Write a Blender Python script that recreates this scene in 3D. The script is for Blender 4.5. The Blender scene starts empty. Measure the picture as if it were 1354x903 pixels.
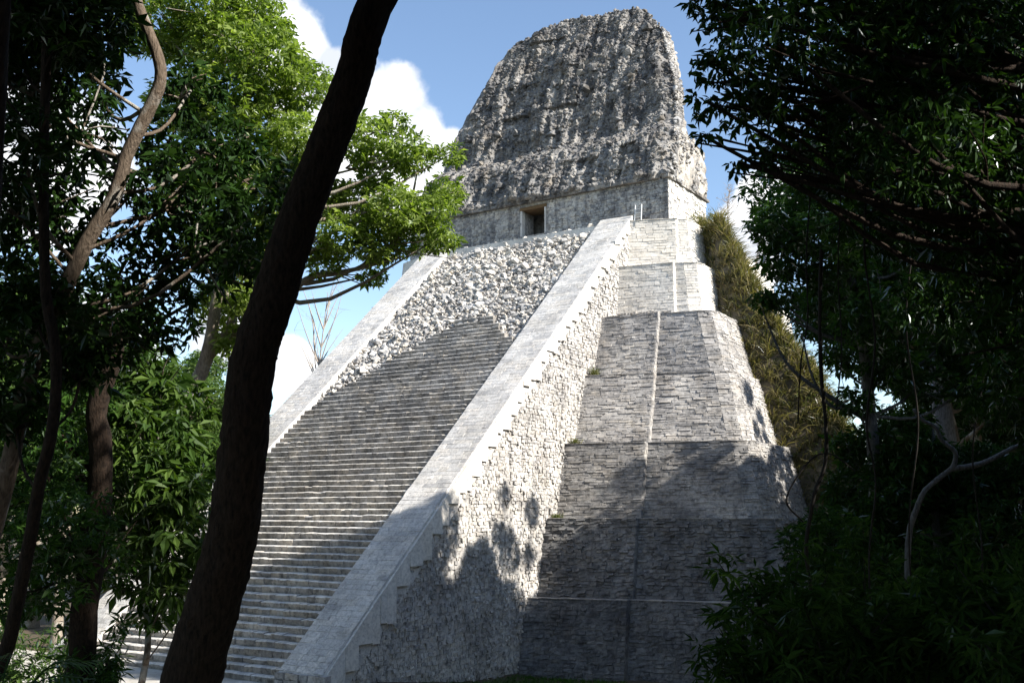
import bpy, math, random
import numpy as np
from mathutils import Vector

random.seed(7)
RNG = np.random.default_rng(7)
SC = bpy.context.scene
COL = SC.collection
R = math.radians

# ------------------------------------------------------------------ camera
CAM = np.array([51.754, -42.681, 9.494])
YAW, PITCH = 0.5720, 0.16484
cam_data = bpy.data.cameras.new('camera')
cam_data.sensor_width = 36.0
cam_data.lens = 35.99
cam_data.clip_start = 0.05
cam_data.clip_end = 4000
cam = bpy.data.objects.new('camera', cam_data)
COL.objects.link(cam)
cam.location = CAM
fw = Vector((-math.sin(YAW) * math.cos(PITCH), math.cos(YAW) * math.cos(PITCH), math.sin(PITCH)))
cam.rotation_euler = fw.to_track_quat('-Z', 'Y').to_euler()
SC.camera = cam
FH = np.array([-math.sin(YAW), math.cos(YAW), 0.0])     # level forward
RT = np.array([math.cos(YAW), math.sin(YAW), 0.0])
FW = np.array(fw)
UP = np.cross(RT, FW)
FPX = 1353.6


def at(px, py, depth):
    """place a thing by bearing, height angle and its own real distance"""
    return CAM + depth * (FW + RT * (px - 677) / FPX - UP * (py - 451.5) / FPX)


# ------------------------------------------------------------------ sky and sun
SUN_EL, SUN_AZ = R(37), R(-5)           # azimuth from +X towards -Y
S = Vector((math.cos(SUN_EL) * math.cos(SUN_AZ), -math.cos(SUN_EL) * math.sin(SUN_AZ), math.sin(SUN_EL)))
sun_data = bpy.data.lights.new('sun', 'SUN')
sun_data.energy = 5.0
sun_data.angle = R(0.53)
sun_data.color = (1.0, 0.945, 0.86)
sun = bpy.data.objects.new('sun', sun_data)
COL.objects.link(sun)
sun.rotation_euler = (-S).to_track_quat('-Z', 'Y').to_euler()
sun.location = (60, 0, 60)

SC.view_settings.view_transform = 'Standard'
SC.view_settings.look = 'None'
SC.view_settings.exposure = 1.05
SC.view_settings.gamma = 1.0
SC.cycles.use_denoising = True
SC.cycles.max_bounces = 6
SC.cycles.transparent_max_bounces = 4

world = bpy.data.worlds.new('World')
SC.world = world
world.use_nodes = True
wn, wl = world.node_tree.nodes, world.node_tree.links
wn.clear()
w_out = wn.new('ShaderNodeOutputWorld')
w_bg = wn.new('ShaderNodeBackground')
w_bg.inputs['Strength'].default_value = 0.110
w_sky = wn.new('ShaderNodeTexSky')
w_sky.sky_type = 'NISHITA'
w_sky.sun_disc = False
w_sky.sun_elevation = SUN_EL
w_sky.sun_rotation = math.atan2(S.x, S.y)
w_sky.air_density = 1.0
w_sky.dust_density = 0.1
w_sky.ozone_density = 1.4
w_tc = wn.new('ShaderNodeTexCoord')
# cumulus clouds: lumps in the sky (direction, angular size) broken up by noise
CLOUDS = [(385, 60, .055), (435, 120, .06), (500, 150, .05), (550, 200, .05), (595, 215, .045), (460, 220, .07), (540, 260, .05), (350, 20, .05),
          (1010, 265, .035), (1040, 250, .03), (985, 300, .035), (1000, 350, .03), (1045, 585, .045), (1070, 540, .03), (1000, 425, .02), (990, 395, .02), (300, 440, .05), (140, 470, .06), (60, 200, .08), (380, 480, .03)]
cdirs = []
for px_, py_, rad in CLOUDS:
    d = at(px_, py_, 1.0) - CAM
    cdirs.append((d / np.linalg.norm(d), rad))
for k in range(22):                       # the same sort of sky all round
    a = 0.9 + k * 2.399
    el = R(8 + (k * 37) % 60)
    d = np.array([math.cos(a) * math.cos(el), math.sin(a) * math.cos(el), math.sin(el)])
    if d @ FW < 0.80:
        cdirs.append((d, 0.07 + 0.009 * (k % 9)))


def wmath(op, a, b=None, clamp=False):
    n = wn.new('ShaderNodeMath')
    n.operation = op
    n.use_clamp = clamp
    for i, x in enumerate((a, b)):
        if x is None:
            continue
        if isinstance(x, (int, float)):
            n.inputs[i].default_value = x
        else:
            wl.new(x, n.inputs[i])
    return n.outputs[0]


acc = None
for d, rad in cdirs:
    n = wn.new('ShaderNodeVectorMath')
    n.operation = 'DISTANCE'
    wl.new(w_tc.outputs['Generated'], n.inputs[0])
    n.inputs[1].default_value = tuple(d)
    v = wmath('SUBTRACT', 1.0, wmath('DIVIDE', n.outputs['Value'], rad))
    acc = v if acc is None else wmath('MAXIMUM', acc, v)
w_n = wn.new('ShaderNodeTexNoise')
w_n.inputs['Scale'].default_value = 9.0
w_n.inputs['Detail'].default_value = 9.0
w_n.inputs['Roughness'].default_value = 0.56
wl.new(w_tc.outputs['Generated'], w_n.inputs['Vector'])
dens = wmath('ADD', acc, wmath('MULTIPLY', wmath('SUBTRACT', w_n.outputs['Fac'], 0.5), 1.5))
w_mr = wn.new('ShaderNodeMapRange')
w_mr.interpolation_type = 'SMOOTHSTEP'
w_mr.inputs['From Min'].default_value = 0.02
w_mr.inputs['From Max'].default_value = 0.24
wl.new(dens, w_mr.inputs['Value'])
w_n2 = wn.new('ShaderNodeTexNoise')
w_n2.inputs['Scale'].default_value = 22.0
w_n2.inputs['Detail'].default_value = 5.0
wl.new(w_tc.outputs['Generated'], w_n2.inputs['Vector'])
w_cr = wn.new('ShaderNodeValToRGB')
w_cr.color_ramp.elements[0].position = 0.35
w_cr.color_ramp.elements[0].color = (3.9, 4.15, 4.6, 1)
w_cr.color_ramp.elements[1].position = 0.6
w_cr.color_ramp.elements[1].color = (7.0, 7.0, 7.1, 1)
wl.new(w_n2.outputs['Fac'], w_cr.inputs['Fac'])
w_mix = wn.new('ShaderNodeMix')
w_mix.data_type = 'RGBA'
wl.new(w_mr.outputs['Result'], w_mix.inputs['Factor'])
wl.new(w_sky.outputs['Color'], w_mix.inputs['A'])
wl.new(w_cr.outputs['Color'], w_mix.inputs['B'])
wl.new(w_mix.outputs['Result'], w_bg.inputs['Color'])
wl.new(w_bg.outputs['Background'], w_out.inputs['Surface'])

# ------------------------------------------------------------------ helpers


def link(o, parent=None):
    COL.objects.link(o)
    if parent is not None:
        o.parent = parent
    return o


def tag(o, label=None, cat=None, group=None, kind=None):
    if label:
        o['label'] = label
    if cat:
        o['category'] = cat
    if group:
        o['group'] = group
    if kind:
        o['kind'] = kind
    return o


def empty(name, loc=(0, 0, 0)):
    o = bpy.data.objects.new(name, None)
    o.location = loc
    o.empty_display_size = 0.5
    return link(o)


class MB:
    """collects vertices and faces (quads or triangles) with one float per vertex"""

    def __init__(self):
        self.v, self.q, self.t, self.a, self.n = [], [], [], [], 0
        self.poly = []

    def add(self, v, quads=None, tris=None, rnd=0.5):
        v = np.asarray(v, float).reshape(-1, 3)
        if quads is not None and len(quads):
            self.q.append(np.asarray(quads, int) + self.n)
        if tris is not None and len(tris):
            self.t.append(np.asarray(tris, int) + self.n)
        self.v.append(v)
        self.a.append(np.broadcast_to(np.asarray(rnd, float).ravel(), (len(v),)) if np.ndim(rnd) == 0 else np.asarray(rnd, float))
        self.n += len(v)

    def mesh(self, name, mat, smooth=False):
        me = bpy.data.meshes.new(name)
        v = np.concatenate(self.v) if self.v else np.zeros((0, 3))
        q = np.concatenate(self.q) if self.q else np.zeros((0, 4), int)
        t = np.concatenate(self.t) if self.t else np.zeros((0, 3), int)
        me.vertices.add(len(v))
        me.vertices.foreach_set('co', v.astype(np.float32).ravel())
        nl = q.size + t.size
        me.loops.add(nl)
        me.loops.foreach_set('vertex_index', np.concatenate([q.ravel(), t.ravel()]).astype(np.int32))
        nf = len(q) + len(t)
        me.polygons.add(nf)
        ls = np.concatenate([np.arange(len(q)) * 4, q.size + np.arange(len(t)) * 3]).astype(np.int32)
        me.polygons.foreach_set('loop_start', ls)
        me.polygons.foreach_set('use_smooth', np.full(nf, bool(smooth)))
        at_ = me.attributes.new('rnd', 'FLOAT', 'POINT')
        at_.data.foreach_set('value', np.concatenate(self.a).astype(np.float32))
        me.materials.append(mat)
        me.update(calc_edges=True)
        me.validate()
        return me

    def build(self, name, mat, parent=None, smooth=False, kind=None):
        o = bpy.data.objects.new(name, self.mesh(name, mat, smooth))
        link(o, parent)
        if kind:
            o['kind'] = kind
        return o


BOXQ = np.array([[0, 1, 2, 3], [4, 7, 6, 5], [0, 4, 5, 1], [1, 5, 6, 2], [2, 6, 7, 3], [3, 7, 4, 0]])


def box(mb, lo, hi, rnd=0.5, jit=0.0):
    x0, y0, z0 = lo
    x1, y1, z1 = hi
    v = np.array([[x0, y0, z0], [x0, y1, z0], [x1, y1, z0], [x1, y0, z0], [x0, y0, z1], [x0, y1, z1], [x1, y1, z1], [x1, y0, z1]], float)
    if jit:
        v += RNG.normal(0, jit, v.shape)
    mb.add(v, BOXQ, rnd=rnd)


def prism(mb, ring_a, ring_b, cap_a=True, cap_b=True, rnd=0.5):
    """loft between two rings of equal length (caps are fans round their middle)"""
    a, b = np.asarray(ring_a, float), np.asarray(ring_b, float)
    n = len(a)
    i = np.arange(n)
    j = (i + 1) % n
    mb.add(np.vstack([a, b]), np.stack([i, j, j + n, i + n], 1), rnd=rnd)
    if cap_a:
        mb.add(np.vstack([a, a.mean(0)]), tris=np.stack([j, i, np.full(n, n)], 1), rnd=rnd)
    if cap_b:
        mb.add(np.vstack([b, b.mean(0)]), tris=np.stack([i, j, np.full(n, n)], 1), rnd=rnd)


def masonry(mb, A, B, Cc, D, course=0.3, wmin=0.3, wmax=0.65, proud=0.05, jit=0.025, gap=0.014, back=0.12, keep=None, chip=0.012, miss=0.0, collect=None):
    """stone blocks laid in courses over the quad A-B-C-D (bottom left, bottom right, top right, top left)"""
    A, B, Cc, D = (np.asarray(p, float) for p in (A, B, Cc, D))
    nrm = np.cross(B - A, D - A)
    nrm /= np.linalg.norm(nrm)
    hgt = (np.linalg.norm(D - A) + np.linalg.norm(Cc - B)) / 2
    nrow = max(1, int(round(hgt / course)))
    edges = np.linspace(0, 1, nrow + 1)
    edges[1:-1] += RNG.uniform(-.12, .12, nrow - 1) / nrow
    lst = []
    for r in range(nrow):
        v0, v1 = edges[r], edges[r + 1]
        L = np.linalg.norm((B - A) * (1 - v0) + (Cc - D) * v0)
        ws = RNG.uniform(wmin, wmax, int(L / wmin) + 4)
        u = np.concatenate([[0], np.cumsum(ws)])
        u = u[u < L - wmin * .5]
        u = np.append(u, L) / L
        lst.append(np.stack([u[:-1], u[1:], np.full(len(u) - 1, v0), np.full(len(u) - 1, v1)], 1))
    bl = np.concatenate(lst)
    L = (np.linalg.norm(B - A) + np.linalg.norm(Cc - D)) / 2

    def P(u, v):
        return (A * (1 - u)[:, None] + B * u[:, None]) * (1 - v)[:, None] + (D * (1 - u)[:, None] + Cc * u[:, None]) * v[:, None]
    mid = P((bl[:, 0] + bl[:, 1]) / 2, (bl[:, 2] + bl[:, 3]) / 2)
    ok = np.ones(len(bl), bool)
    if keep is not None:
        ok = np.array([keep(p) for p in mid])
    if miss:
        ok &= RNG.random(len(bl)) > miss
    bl = bl[ok]
    n = len(bl)
    if n == 0:
        return
    gu, gv = gap / L, gap / hgt
    g = lambda: RNG.uniform(.3, 1.7, n)
    u0, u1, v0, v1 = bl[:, 0] + gu * g(), bl[:, 1] - gu * g(), bl[:, 2] + gv * g(), bl[:, 3] - gv * g()
    base = np.stack([P(u0, v0), P(u1, v0), P(u1, v1), P(u0, v1)], 1)
    d = proud + RNG.normal(0, jit, n)
    front = base + nrm * d[:, None, None] + RNG.normal(0, chip, base.shape)
    bk = base - nrm * back
    # slightly worn: the front face is smaller than the bed
    cen = front.mean(1, keepdims=True)
    front = cen + (front - cen) * RNG.uniform(.93, .985, (n, 1, 1))
    vv = np.concatenate([front, bk], 1).reshape(-1, 3)
    f = np.array([[0, 1, 2, 3], [0, 4, 5, 1], [1, 5, 6, 2], [2, 6, 7, 3], [3, 7, 4, 0]])
    if collect is not None:
        collect.extend(list(vv.reshape(n, 8, 3)))
        return
    q = (np.arange(n)[:, None, None] * 8 + f[None]).reshape(-1, 4)
    mb.add(vv, q, rnd=np.repeat(RNG.random(n), 8))


ICO_V = None


def ico():
    global ICO_V
    if ICO_V is None:
        t = (1 + 5 ** .5) / 2
        v = np.array([[-1, t, 0], [1, t, 0], [-1, -t, 0], [1, -t, 0], [0, -1, t], [0, 1, t], [0, -1, -t], [0, 1, -t], [t, 0, -1], [t, 0, 1], [-t, 0, -1], [-t, 0, 1]])
        v /= np.linalg.norm(v[0])
        f = np.array([[0, 11, 5], [0, 5, 1], [0, 1, 7], [0, 7, 10], [0, 10, 11], [1, 5, 9], [5, 11, 4], [11, 10, 2], [10, 7, 6], [7, 1, 8], [3, 9, 4], [3, 4, 2], [3, 2, 6], [3, 6, 8], [3, 8, 9], [4, 9, 5], [2, 4, 11], [6, 2, 10], [8, 6, 7], [9, 8, 1]])
        ICO_V = (v, f)
    return ICO_V


def stones(mb, pts, size, flat=(1, 1, 1), jit=.18, boxy=.6):
    """angular broken stones at the given points"""
    v, f = ico()
    vb = np.sign(v) * np.abs(v) ** (1 - boxy * .75)
    n = len(pts)
    size = np.broadcast_to(np.asarray(size, float), (n,))
    sc = size[:, None] * np.asarray(flat)[None] * RNG.uniform(.65, 1.35, (n, 3))
    vv = vb[None] * (1 + RNG.normal(0, jit, (n, 12, 1))) * sc[:, None, :]
    ang = RNG.normal(0, .5, (n, 3))
    for ax in range(3):
        c, s = np.cos(ang[:, ax])[:, None], np.sin(ang[:, ax])[:, None]
        i, j = (ax + 1) % 3, (ax + 2) % 3
        a, b = vv[..., i].copy(), vv[..., j].copy()
        vv[..., i], vv[..., j] = a * c - b * s, a * s + b * c
    vv = vv + np.asarray(pts)[:, None, :]
    tr = (np.arange(n)[:, None, None] * 12 + f[None]).reshape(-1, 3)
    mb.add(vv.reshape(-1, 3), tris=tr, rnd=np.repeat(RNG.random(n), 12))


def tube(mb, pts, rad, seg=8, wob=0.0, rnd=0.5):
    pts = np.asarray(pts, float)
    rad = np.broadcast_to(np.asarray(rad, float), (len(pts),))
    tan = np.gradient(pts, axis=0)
    tan /= np.linalg.norm(tan, axis=1)[:, None] + 1e-9
    ref = np.array([0.31, 0.2, 0.93]) if abs(tan[0, 2]) < .8 else np.array([1.0, 0.1, 0])
    a = np.cross(tan, ref)
    a /= np.linalg.norm(a, axis=1)[:, None] + 1e-9
    b = np.cross(tan, a)
    th = np.arange(seg) * 2 * np.pi / seg
    rr = rad[:, None] * (1 + (RNG.normal(0, wob, (len(pts), seg)) if wob else 0))
    v = pts[:, None] + rr[..., None] * (a[:, None] * np.cos(th)[None, :, None] + b[:, None] * np.sin(th)[None, :, None])
    n = len(pts)
    i = np.arange(n - 1)[:, None] * seg
    j = np.arange(seg)[None]
    k = (j + 1) % seg
    q = np.stack([i + j, i + k, i + seg + k, i + seg + j], -1).reshape(-1, 4)
    mb.add(v.reshape(-1, 3), q, rnd=rnd)
    mb.add(np.vstack([v[-1], pts[-1]]), tris=np.array([[x, (x + 1) % seg, seg] for x in range(seg)]), rnd=rnd)


def spline(pts, n=24):
    """smooth path through the points (Catmull-Rom)"""
    p = np.asarray(pts, float)
    if len(p) == 2:
        return p[0] + (p[1] - p[0]) * np.linspace(0, 1, n)[:, None]
    p = np.vstack([2 * p[0] - p[1], p, 2 * p[-1] - p[-2]])
    m = len(p) - 3
    out = []
    for t in np.linspace(0, m - 1e-6, n):
        i = int(t)
        f = t - i
        a, b, c, d = p[i:i + 4]
        out.append(.5 * (2 * b + (c - a) * f + (2 * a - 5 * b + 4 * c - d) * f * f + (3 * b - a - 3 * c + d) * f ** 3))
    return np.array(out)


# ------------------------------------------------------------------ materials


def nodes_of(name):
    m = bpy.data.materials.new(name)
    m.use_nodes = True
    nt = m.node_tree
    nt.nodes.clear()
    out = nt.nodes.new('ShaderNodeOutputMaterial')
    return m, nt, out


def nn(nt, typ, **kw):
    n = nt.nodes.new('ShaderNode' + typ)
    for k, v in kw.items():
        if k in n.inputs.keys():
            n.inputs[k].default_value = v
        else:
            setattr(n, k, v)
    return n


def ramp(nt, src, stops):
    n = nt.nodes.new('ShaderNodeValToRGB')
    cr = n.color_ramp
    while len(cr.elements) > 1:
        cr.elements.remove(cr.elements[-1])
    cr.elements[0].position = stops[0][0]
    cr.elements[0].color = (*stops[0][1], 1)
    for p, c in stops[1:]:
        e = cr.elements.new(p)
        e.color = (*c, 1)
    nt.links.new(src, n.inputs['Fac'])
    return n.outputs['Color']


def mixc(nt, fac, a, b, blend='MIX'):
    n = nt.nodes.new('ShaderNodeMix')
    n.data_type = 'RGBA'
    n.blend_type = blend
    for key, x in (('Factor', fac), ('A', a), ('B', b)):
        sock = [s for s in n.inputs if s.name == key and (s.type == 'RGBA' or key == 'Factor')][0]
        if isinstance(x, (int, float)):
            sock.default_value = x
        elif isinstance(x, tuple):
            sock.default_value = (*x, 1)
        else:
            nt.links.new(x, sock)
    return [s for s in n.outputs if s.type == 'RGBA'][0]


def stone_mat(name, pale, mid, dark, stain=0.5, streak=0.35, warm=0.25, bump=0.6, rndamt=0.45, scale=1.0, speck=0.0):
    """weathered limestone: large stains, rain streaks, lichen, per-block tint, fine relief"""
    m, nt, out = nodes_of(name)
    L = nt.links.new
    tc = nn(nt, 'TexCoord')
    geo = nn(nt, 'NewGeometry')
    n1 = nn(nt, 'TexNoise', Scale=.35 * scale, Detail=8.0, Roughness=.62)
    L(geo.outputs['Position'], n1.inputs['Vector'])
    mp = nn(nt, 'Mapping')
    mp.inputs['Scale'].default_value = (1.3, 1.3, .12)
    L(geo.outputs['Position'], mp.inputs['Vector'])
    n2 = nn(nt, 'TexNoise', Scale=1.1 * scale, Detail=6.0, Roughness=.6)
    L(mp.outputs['Vector'], n2.inputs['Vector'])
    n3 = nn(nt, 'TexNoise', Scale=5.5 * scale, Detail=6.0, Roughness=.7)
    L(geo.outputs['Position'], n3.inputs['Vector'])
    at_ = nn(nt, 'Attribute', attribute_name='rnd')
    c = ramp(nt, n1.outputs['Fac'], [(.5 - .3 * stain, pale), (.52, mid), (.72 + .15 * (1 - stain), dark)])
    st = ramp(nt, n2.outputs['Fac'], [(.46, (0, 0, 0)), (.68, (1, 1, 1))])
    sm = nn(nt, 'Math', operation='MULTIPLY')
    L(st, sm.inputs[0])
    sm.inputs[1].default_value = streak
    c = mixc(nt, sm.outputs[0], c, dark)
    fine = ramp(nt, n3.outputs['Fac'], [(.3, (.55, .55, .56)), (.5, (1, 1, 1)), (.72, (1.22, 1.2, 1.16))])
    c = mixc(nt, .8, c, fine, 'MULTIPLY')
    rc = ramp(nt, at_.outputs['Fac'], [(0, (.5, .5, .52)), (.45, (1, 1, 1)), (.75, (1.08, 1.0, .88)), (1, (1.25, 1.22, 1.18))])
    c = mixc(nt, rndamt, c, rc, 'MULTIPLY')
    n4 = nn(nt, 'TexNoise', Scale=.8 * scale, Detail=4.0)
    mp2 = nn(nt, 'Mapping')
    mp2.inputs['Location'].default_value = (31, 7, 3)
    L(geo.outputs['Position'], mp2.inputs['Vector'])
    L(mp2.outputs['Vector'], n4.inputs['Vector'])
    wm = ramp(nt, n4.outputs['Fac'], [(.52, (0, 0, 0)), (.75, (warm, warm, warm))])
    c = mixc(nt, wm, c, (.40, .31, .20))
    if speck:
        n6 = nn(nt, 'TexNoise', Scale=2.4 * scale, Detail=9.0, Roughness=.78)
        L(mp2.outputs['Vector'], n6.inputs['Vector'])
        sk = ramp(nt, n6.outputs['Fac'], [(.50, (0, 0, 0)), (.60, (speck, speck, speck))])
        c = mixc(nt, sk, c, tuple(x * .55 for x in dark))
        sk2 = ramp(nt, n6.outputs['Fac'], [(.34, (speck * .6,) * 3), (.44, (0, 0, 0))])
        c = mixc(nt, sk2, c, tuple(min(.75, x * 1.25) for x in pale))
    b = nn(nt, 'BsdfPrincipled', Roughness=.92)
    b.inputs['Specular IOR Level'].default_value = .15
    L(c, b.inputs['Base Color'])
    n5 = nn(nt, 'TexNoise', Scale=13.0 * scale, Detail=8.0, Roughness=.75)
    L(geo.outputs['Position'], n5.inputs['Vector'])
    bp = nn(nt, 'Bump', Strength=bump, Distance=.03)
    L(n5.outputs['Fac'], bp.inputs['Height'])
    L(bp.outputs['Normal'], b.inputs['Normal'])
    L(b.outputs['BSDF'], out.inputs['Surface'])
    return m


def leaf_mat(name, cols, trans=.35, gloss=.25):
    """leaf: colour varies from spray to spray, light passes through"""
    m, nt, out = nodes_of(name)
    L = nt.links.new
    at_ = nn(nt, 'Attribute', attribute_name='rnd')
    c = ramp(nt, at_.outputs['Fac'], [(i / (len(cols) - 1), k) for i, k in enumerate(cols)])
    d = nn(nt, 'BsdfDiffuse')
    t = nn(nt, 'BsdfTranslucent')
    L(c, d.inputs['Color'])
    tcol = mixc(nt, 1.0, c, (1.55, 1.75, .55), 'MULTIPLY')
    L(tcol, t.inputs['Color'])
    mx = nn(nt, 'MixShader')
    mx.inputs['Fac'].default_value = trans
    L(d.outputs['BSDF'], mx.inputs[1])
    L(t.outputs['BSDF'], mx.inputs[2])
    g = nn(nt, 'BsdfGlossy', Roughness=.42)
    g.inputs['Color'].default_value = (.9, .95, 1, 1)
    mx2 = nn(nt, 'MixShader')
    lw = nn(nt, 'LayerWeight', Blend=.25)
    gm = nn(nt, 'Math', operation='MULTIPLY')
    L(lw.outputs['Fresnel'], gm.inputs[0])
    gm.inputs[1].default_value = gloss
    L(gm.outputs[0], mx2.inputs['Fac'])
    L(mx.outputs['Shader'], mx2.inputs[1])
    L(g.outputs['BSDF'], mx2.inputs[2])
    L(mx2.outputs['Shader'], out.inputs['Surface'])
    return m


def bark_mat(name, a, b, lich=None, scale=1.0, bump=.9):
    m, nt, out = nodes_of(name)
    L = nt.links.new
    tc = nn(nt, 'TexCoord')
    mp = nn(nt, 'Mapping')
    mp.inputs['Scale'].default_value = (16 * scale, 16 * scale, 4 * scale)
    L(tc.outputs['Object'], mp.inputs['Vector'])
    n1 = nn(nt, 'TexNoise', Scale=2.2, Detail=9.0, Roughness=.65)
    L(mp.outputs['Vector'], n1.inputs['Vector'])
    c = ramp(nt, n1.outputs['Fac'], [(.33, a), (.62, b)])
    if lich:
        n2 = nn(nt, 'TexNoise', Scale=1.7 * scale, Detail=6.0, Roughness=.6)
        L(tc.outputs['Object'], n2.inputs['Vector'])
        f = ramp(nt, n2.outputs['Fac'], [(.52, (0, 0, 0)), (.62, (.85, .85, .85))])
        c = mixc(nt, f, c, lich)
    p = nn(nt, 'BsdfPrincipled', Roughness=.9)
    p.inputs['Specular IOR Level'].default_value = .2
    L(c, p.inputs['Base Color'])
    bp = nn(nt, 'Bump', Strength=bump, Distance=.05)
    L(n1.outputs['Fac'], bp.inputs['Height'])
    L(bp.outputs['Normal'], p.inputs['Normal'])
    L(p.outputs['BSDF'], out.inputs['Surface'])
    return m


def plain_mat(name, col, rough=.8, var=.3, scale=6.0):
    m, nt, out = nodes_of(name)
    L = nt.links.new
    geo = nn(nt, 'NewGeometry')
    n1 = nn(nt, 'TexNoise', Scale=scale, Detail=6.0)
    L(geo.outputs['Position'], n1.inputs['Vector'])
    c = ramp(nt, n1.outputs['Fac'], [(.3, tuple(x * (1 - var) for x in col)), (.7, tuple(min(1, x * (1 + var)) for x in col))])
    p = nn(nt, 'BsdfPrincipled', Roughness=rough)
    L(c, p.inputs['Base Color'])
    L(p.outputs['BSDF'], out.inputs['Surface'])
    return m


M = {}
M['pale'] = stone_mat('pale_limestone', (.61, .59, .56), (.50, .48, .455), (.20, .195, .19), stain=.5, streak=.35, warm=.15, bump=.5, speck=0.7)
M['shrine'] = stone_mat('stained_shrine_limestone', (.62, .60, .57), (.38, .375, .37), (.12, .12, .13), stain=.7, streak=.6, warm=.2, bump=.6, rndamt=.85, scale=1.3, speck=0.7)
M['white'] = stone_mat('fresh_and_sunlit_limestone', (.70, .67, .62), (.64, .61, .56), (.46, .44, .41), stain=.2, streak=.15, warm=.15, bump=.4, rndamt=.3, speck=0.25)
M['stucco'] = stone_mat('stucco', (.62, .60, .57), (.54, .52, .49), (.36, .35, .34), stain=.3, streak=.12, warm=.12, bump=.8, rndamt=.1, scale=1.6)
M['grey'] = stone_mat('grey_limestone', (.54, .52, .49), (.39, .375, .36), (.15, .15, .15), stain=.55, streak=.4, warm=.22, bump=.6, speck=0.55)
M['dark'] = stone_mat('algae_and_shade_dark_limestone', (.31, .305, .30), (.19, .19, .19), (.075, .075, .08), stain=.7, streak=.5, warm=.1, bump=.7, speck=0.65)  # algae stain, darkened further for the tree shade on the low terraces
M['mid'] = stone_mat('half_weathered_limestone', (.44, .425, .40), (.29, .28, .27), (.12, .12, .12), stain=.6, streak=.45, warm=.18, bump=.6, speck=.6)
M['comb'] = stone_mat('lichen_grey_core_stone', (.50, .48, .45), (.22, .215, .21), (.055, .055, .06), stain=.95, streak=.8, warm=.25, bump=.8, rndamt=.75, speck=0.5)
M['riser'] = stone_mat('weathered_shaded_riser_stone', (.43, .41, .385), (.30, .285, .265), (.125, .12, .11), stain=.5, streak=.3, warm=.18, bump=.8, rndamt=.6, speck=0.7)  # weathered tone, with shade on the upright faces darkened into it
M['tread'] = stone_mat('painted_sunlit_tread_stone', (.70, .68, .64), (.60, .58, .55), (.34, .33, .31), stain=.5, streak=.1, warm=.15, bump=.6, rndamt=.5, speck=0.35)  # same stone as the risers, paled so sunlight is painted on the tops
M['rubble'] = stone_mat('broken_limestone', (.64, .62, .59), (.54, .52, .49), (.30, .29, .28), stain=.5, streak=.2, warm=.15, bump=.6, rndamt=.9, speck=0.4)
M['ramp'] = stone_mat('lichen_spotted_ramp_stone', (.66, .64, .61), (.56, .545, .52), (.28, .275, .27), stain=.45, streak=.2, warm=.12, bump=.9, rndamt=.4, scale=1.7, speck=0.45)
M['wood'] = bark_mat('old_timber', (.10, .065, .035), (.20, .13, .07), scale=.6)
M['painted'] = plain_mat('white_painted_metal', (.7, .7, .68), .5, .1)
M['inside'] = plain_mat('inner_plaster', (.34, .27, .2), .95, .3, 2.0)

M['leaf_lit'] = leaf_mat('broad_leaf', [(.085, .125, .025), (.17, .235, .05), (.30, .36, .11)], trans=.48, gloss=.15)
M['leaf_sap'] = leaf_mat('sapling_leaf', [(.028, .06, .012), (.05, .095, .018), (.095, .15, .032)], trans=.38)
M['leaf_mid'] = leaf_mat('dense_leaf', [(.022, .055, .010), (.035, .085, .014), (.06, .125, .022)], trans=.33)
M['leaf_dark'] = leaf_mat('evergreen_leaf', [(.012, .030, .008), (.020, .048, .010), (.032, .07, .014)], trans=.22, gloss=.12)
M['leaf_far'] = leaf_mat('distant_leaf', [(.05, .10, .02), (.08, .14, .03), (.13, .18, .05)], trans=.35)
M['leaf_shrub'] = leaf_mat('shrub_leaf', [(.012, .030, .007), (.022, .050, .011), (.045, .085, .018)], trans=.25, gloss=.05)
M['dry'] = leaf_mat('dry_grass', [(.06, .065, .025), (.14, .125, .055), (.26, .21, .11)], trans=.25, gloss=.1)
M['scrub'] = leaf_mat('scrub_leaf', [(.05, .07, .02), (.10, .11, .035), (.16, .15, .06)], trans=.3, gloss=.1)
M['grass'] = leaf_mat('grass_blade', [(.03, .075, .012), (.05, .12, .018), (.08, .16, .03)], trans=.3, gloss=.1)
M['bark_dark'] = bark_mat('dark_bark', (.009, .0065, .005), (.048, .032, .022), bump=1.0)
M['bark_brown'] = bark_mat('brown_bark', (.08, .06, .045), (.20, .155, .115), lich=(.42, .40, .36))
M['bark_pale'] = bark_mat('pale_bark', (.16, .13, .10), (.36, .31, .25), lich=(.45, .43, .38), scale=.7)
M['bark_grey'] = bark_mat('grey_bark', (.07, .07, .07), (.19, .19, .195), scale=.8)
M['twig'] = plain_mat('bare_twig', (.36, .31, .26), .9, .2)
M['vine'] = plain_mat('liana_bark', (.014, .011, .008), .9, .4)


def ground_mat():
    m, nt, out = nodes_of('forest_floor')
    L = nt.links.new
    geo = nn(nt, 'NewGeometry')
    n1 = nn(nt, 'TexNoise', Scale=.5, Detail=9.0, Roughness=.7)
    L(geo.outputs['Position'], n1.inputs['Vector'])
    n2 = nn(nt, 'TexNoise', Scale=6.0, Detail=6.0, Roughness=.7)
    L(geo.outputs['Position'], n2.inputs['Vector'])
    c = ramp(nt, n1.outputs['Fac'], [(.35, (.05, .035, .02)), (.5, (.09, .065, .04)), (.65, (.045, .06, .02))])
    f = ramp(nt, n2.outputs['Fac'], [(.3, (.5, .5, .5)), (.7, (1.4, 1.35, 1.25))])
    c = mixc(nt, .8, c, f, 'MULTIPLY')
    p = nn(nt, 'BsdfPrincipled', Roughness=.95)
    L(c, p.inputs['Base Color'])
    bp = nn(nt, 'Bump', Strength=.8, Distance=.08)
    L(n2.outputs['Fac'], bp.inputs['Height'])
    L(bp.outputs['Normal'], p.inputs['Normal'])
    L(p.outputs['BSDF'], out.inputs['Surface'])
    return m


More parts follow.
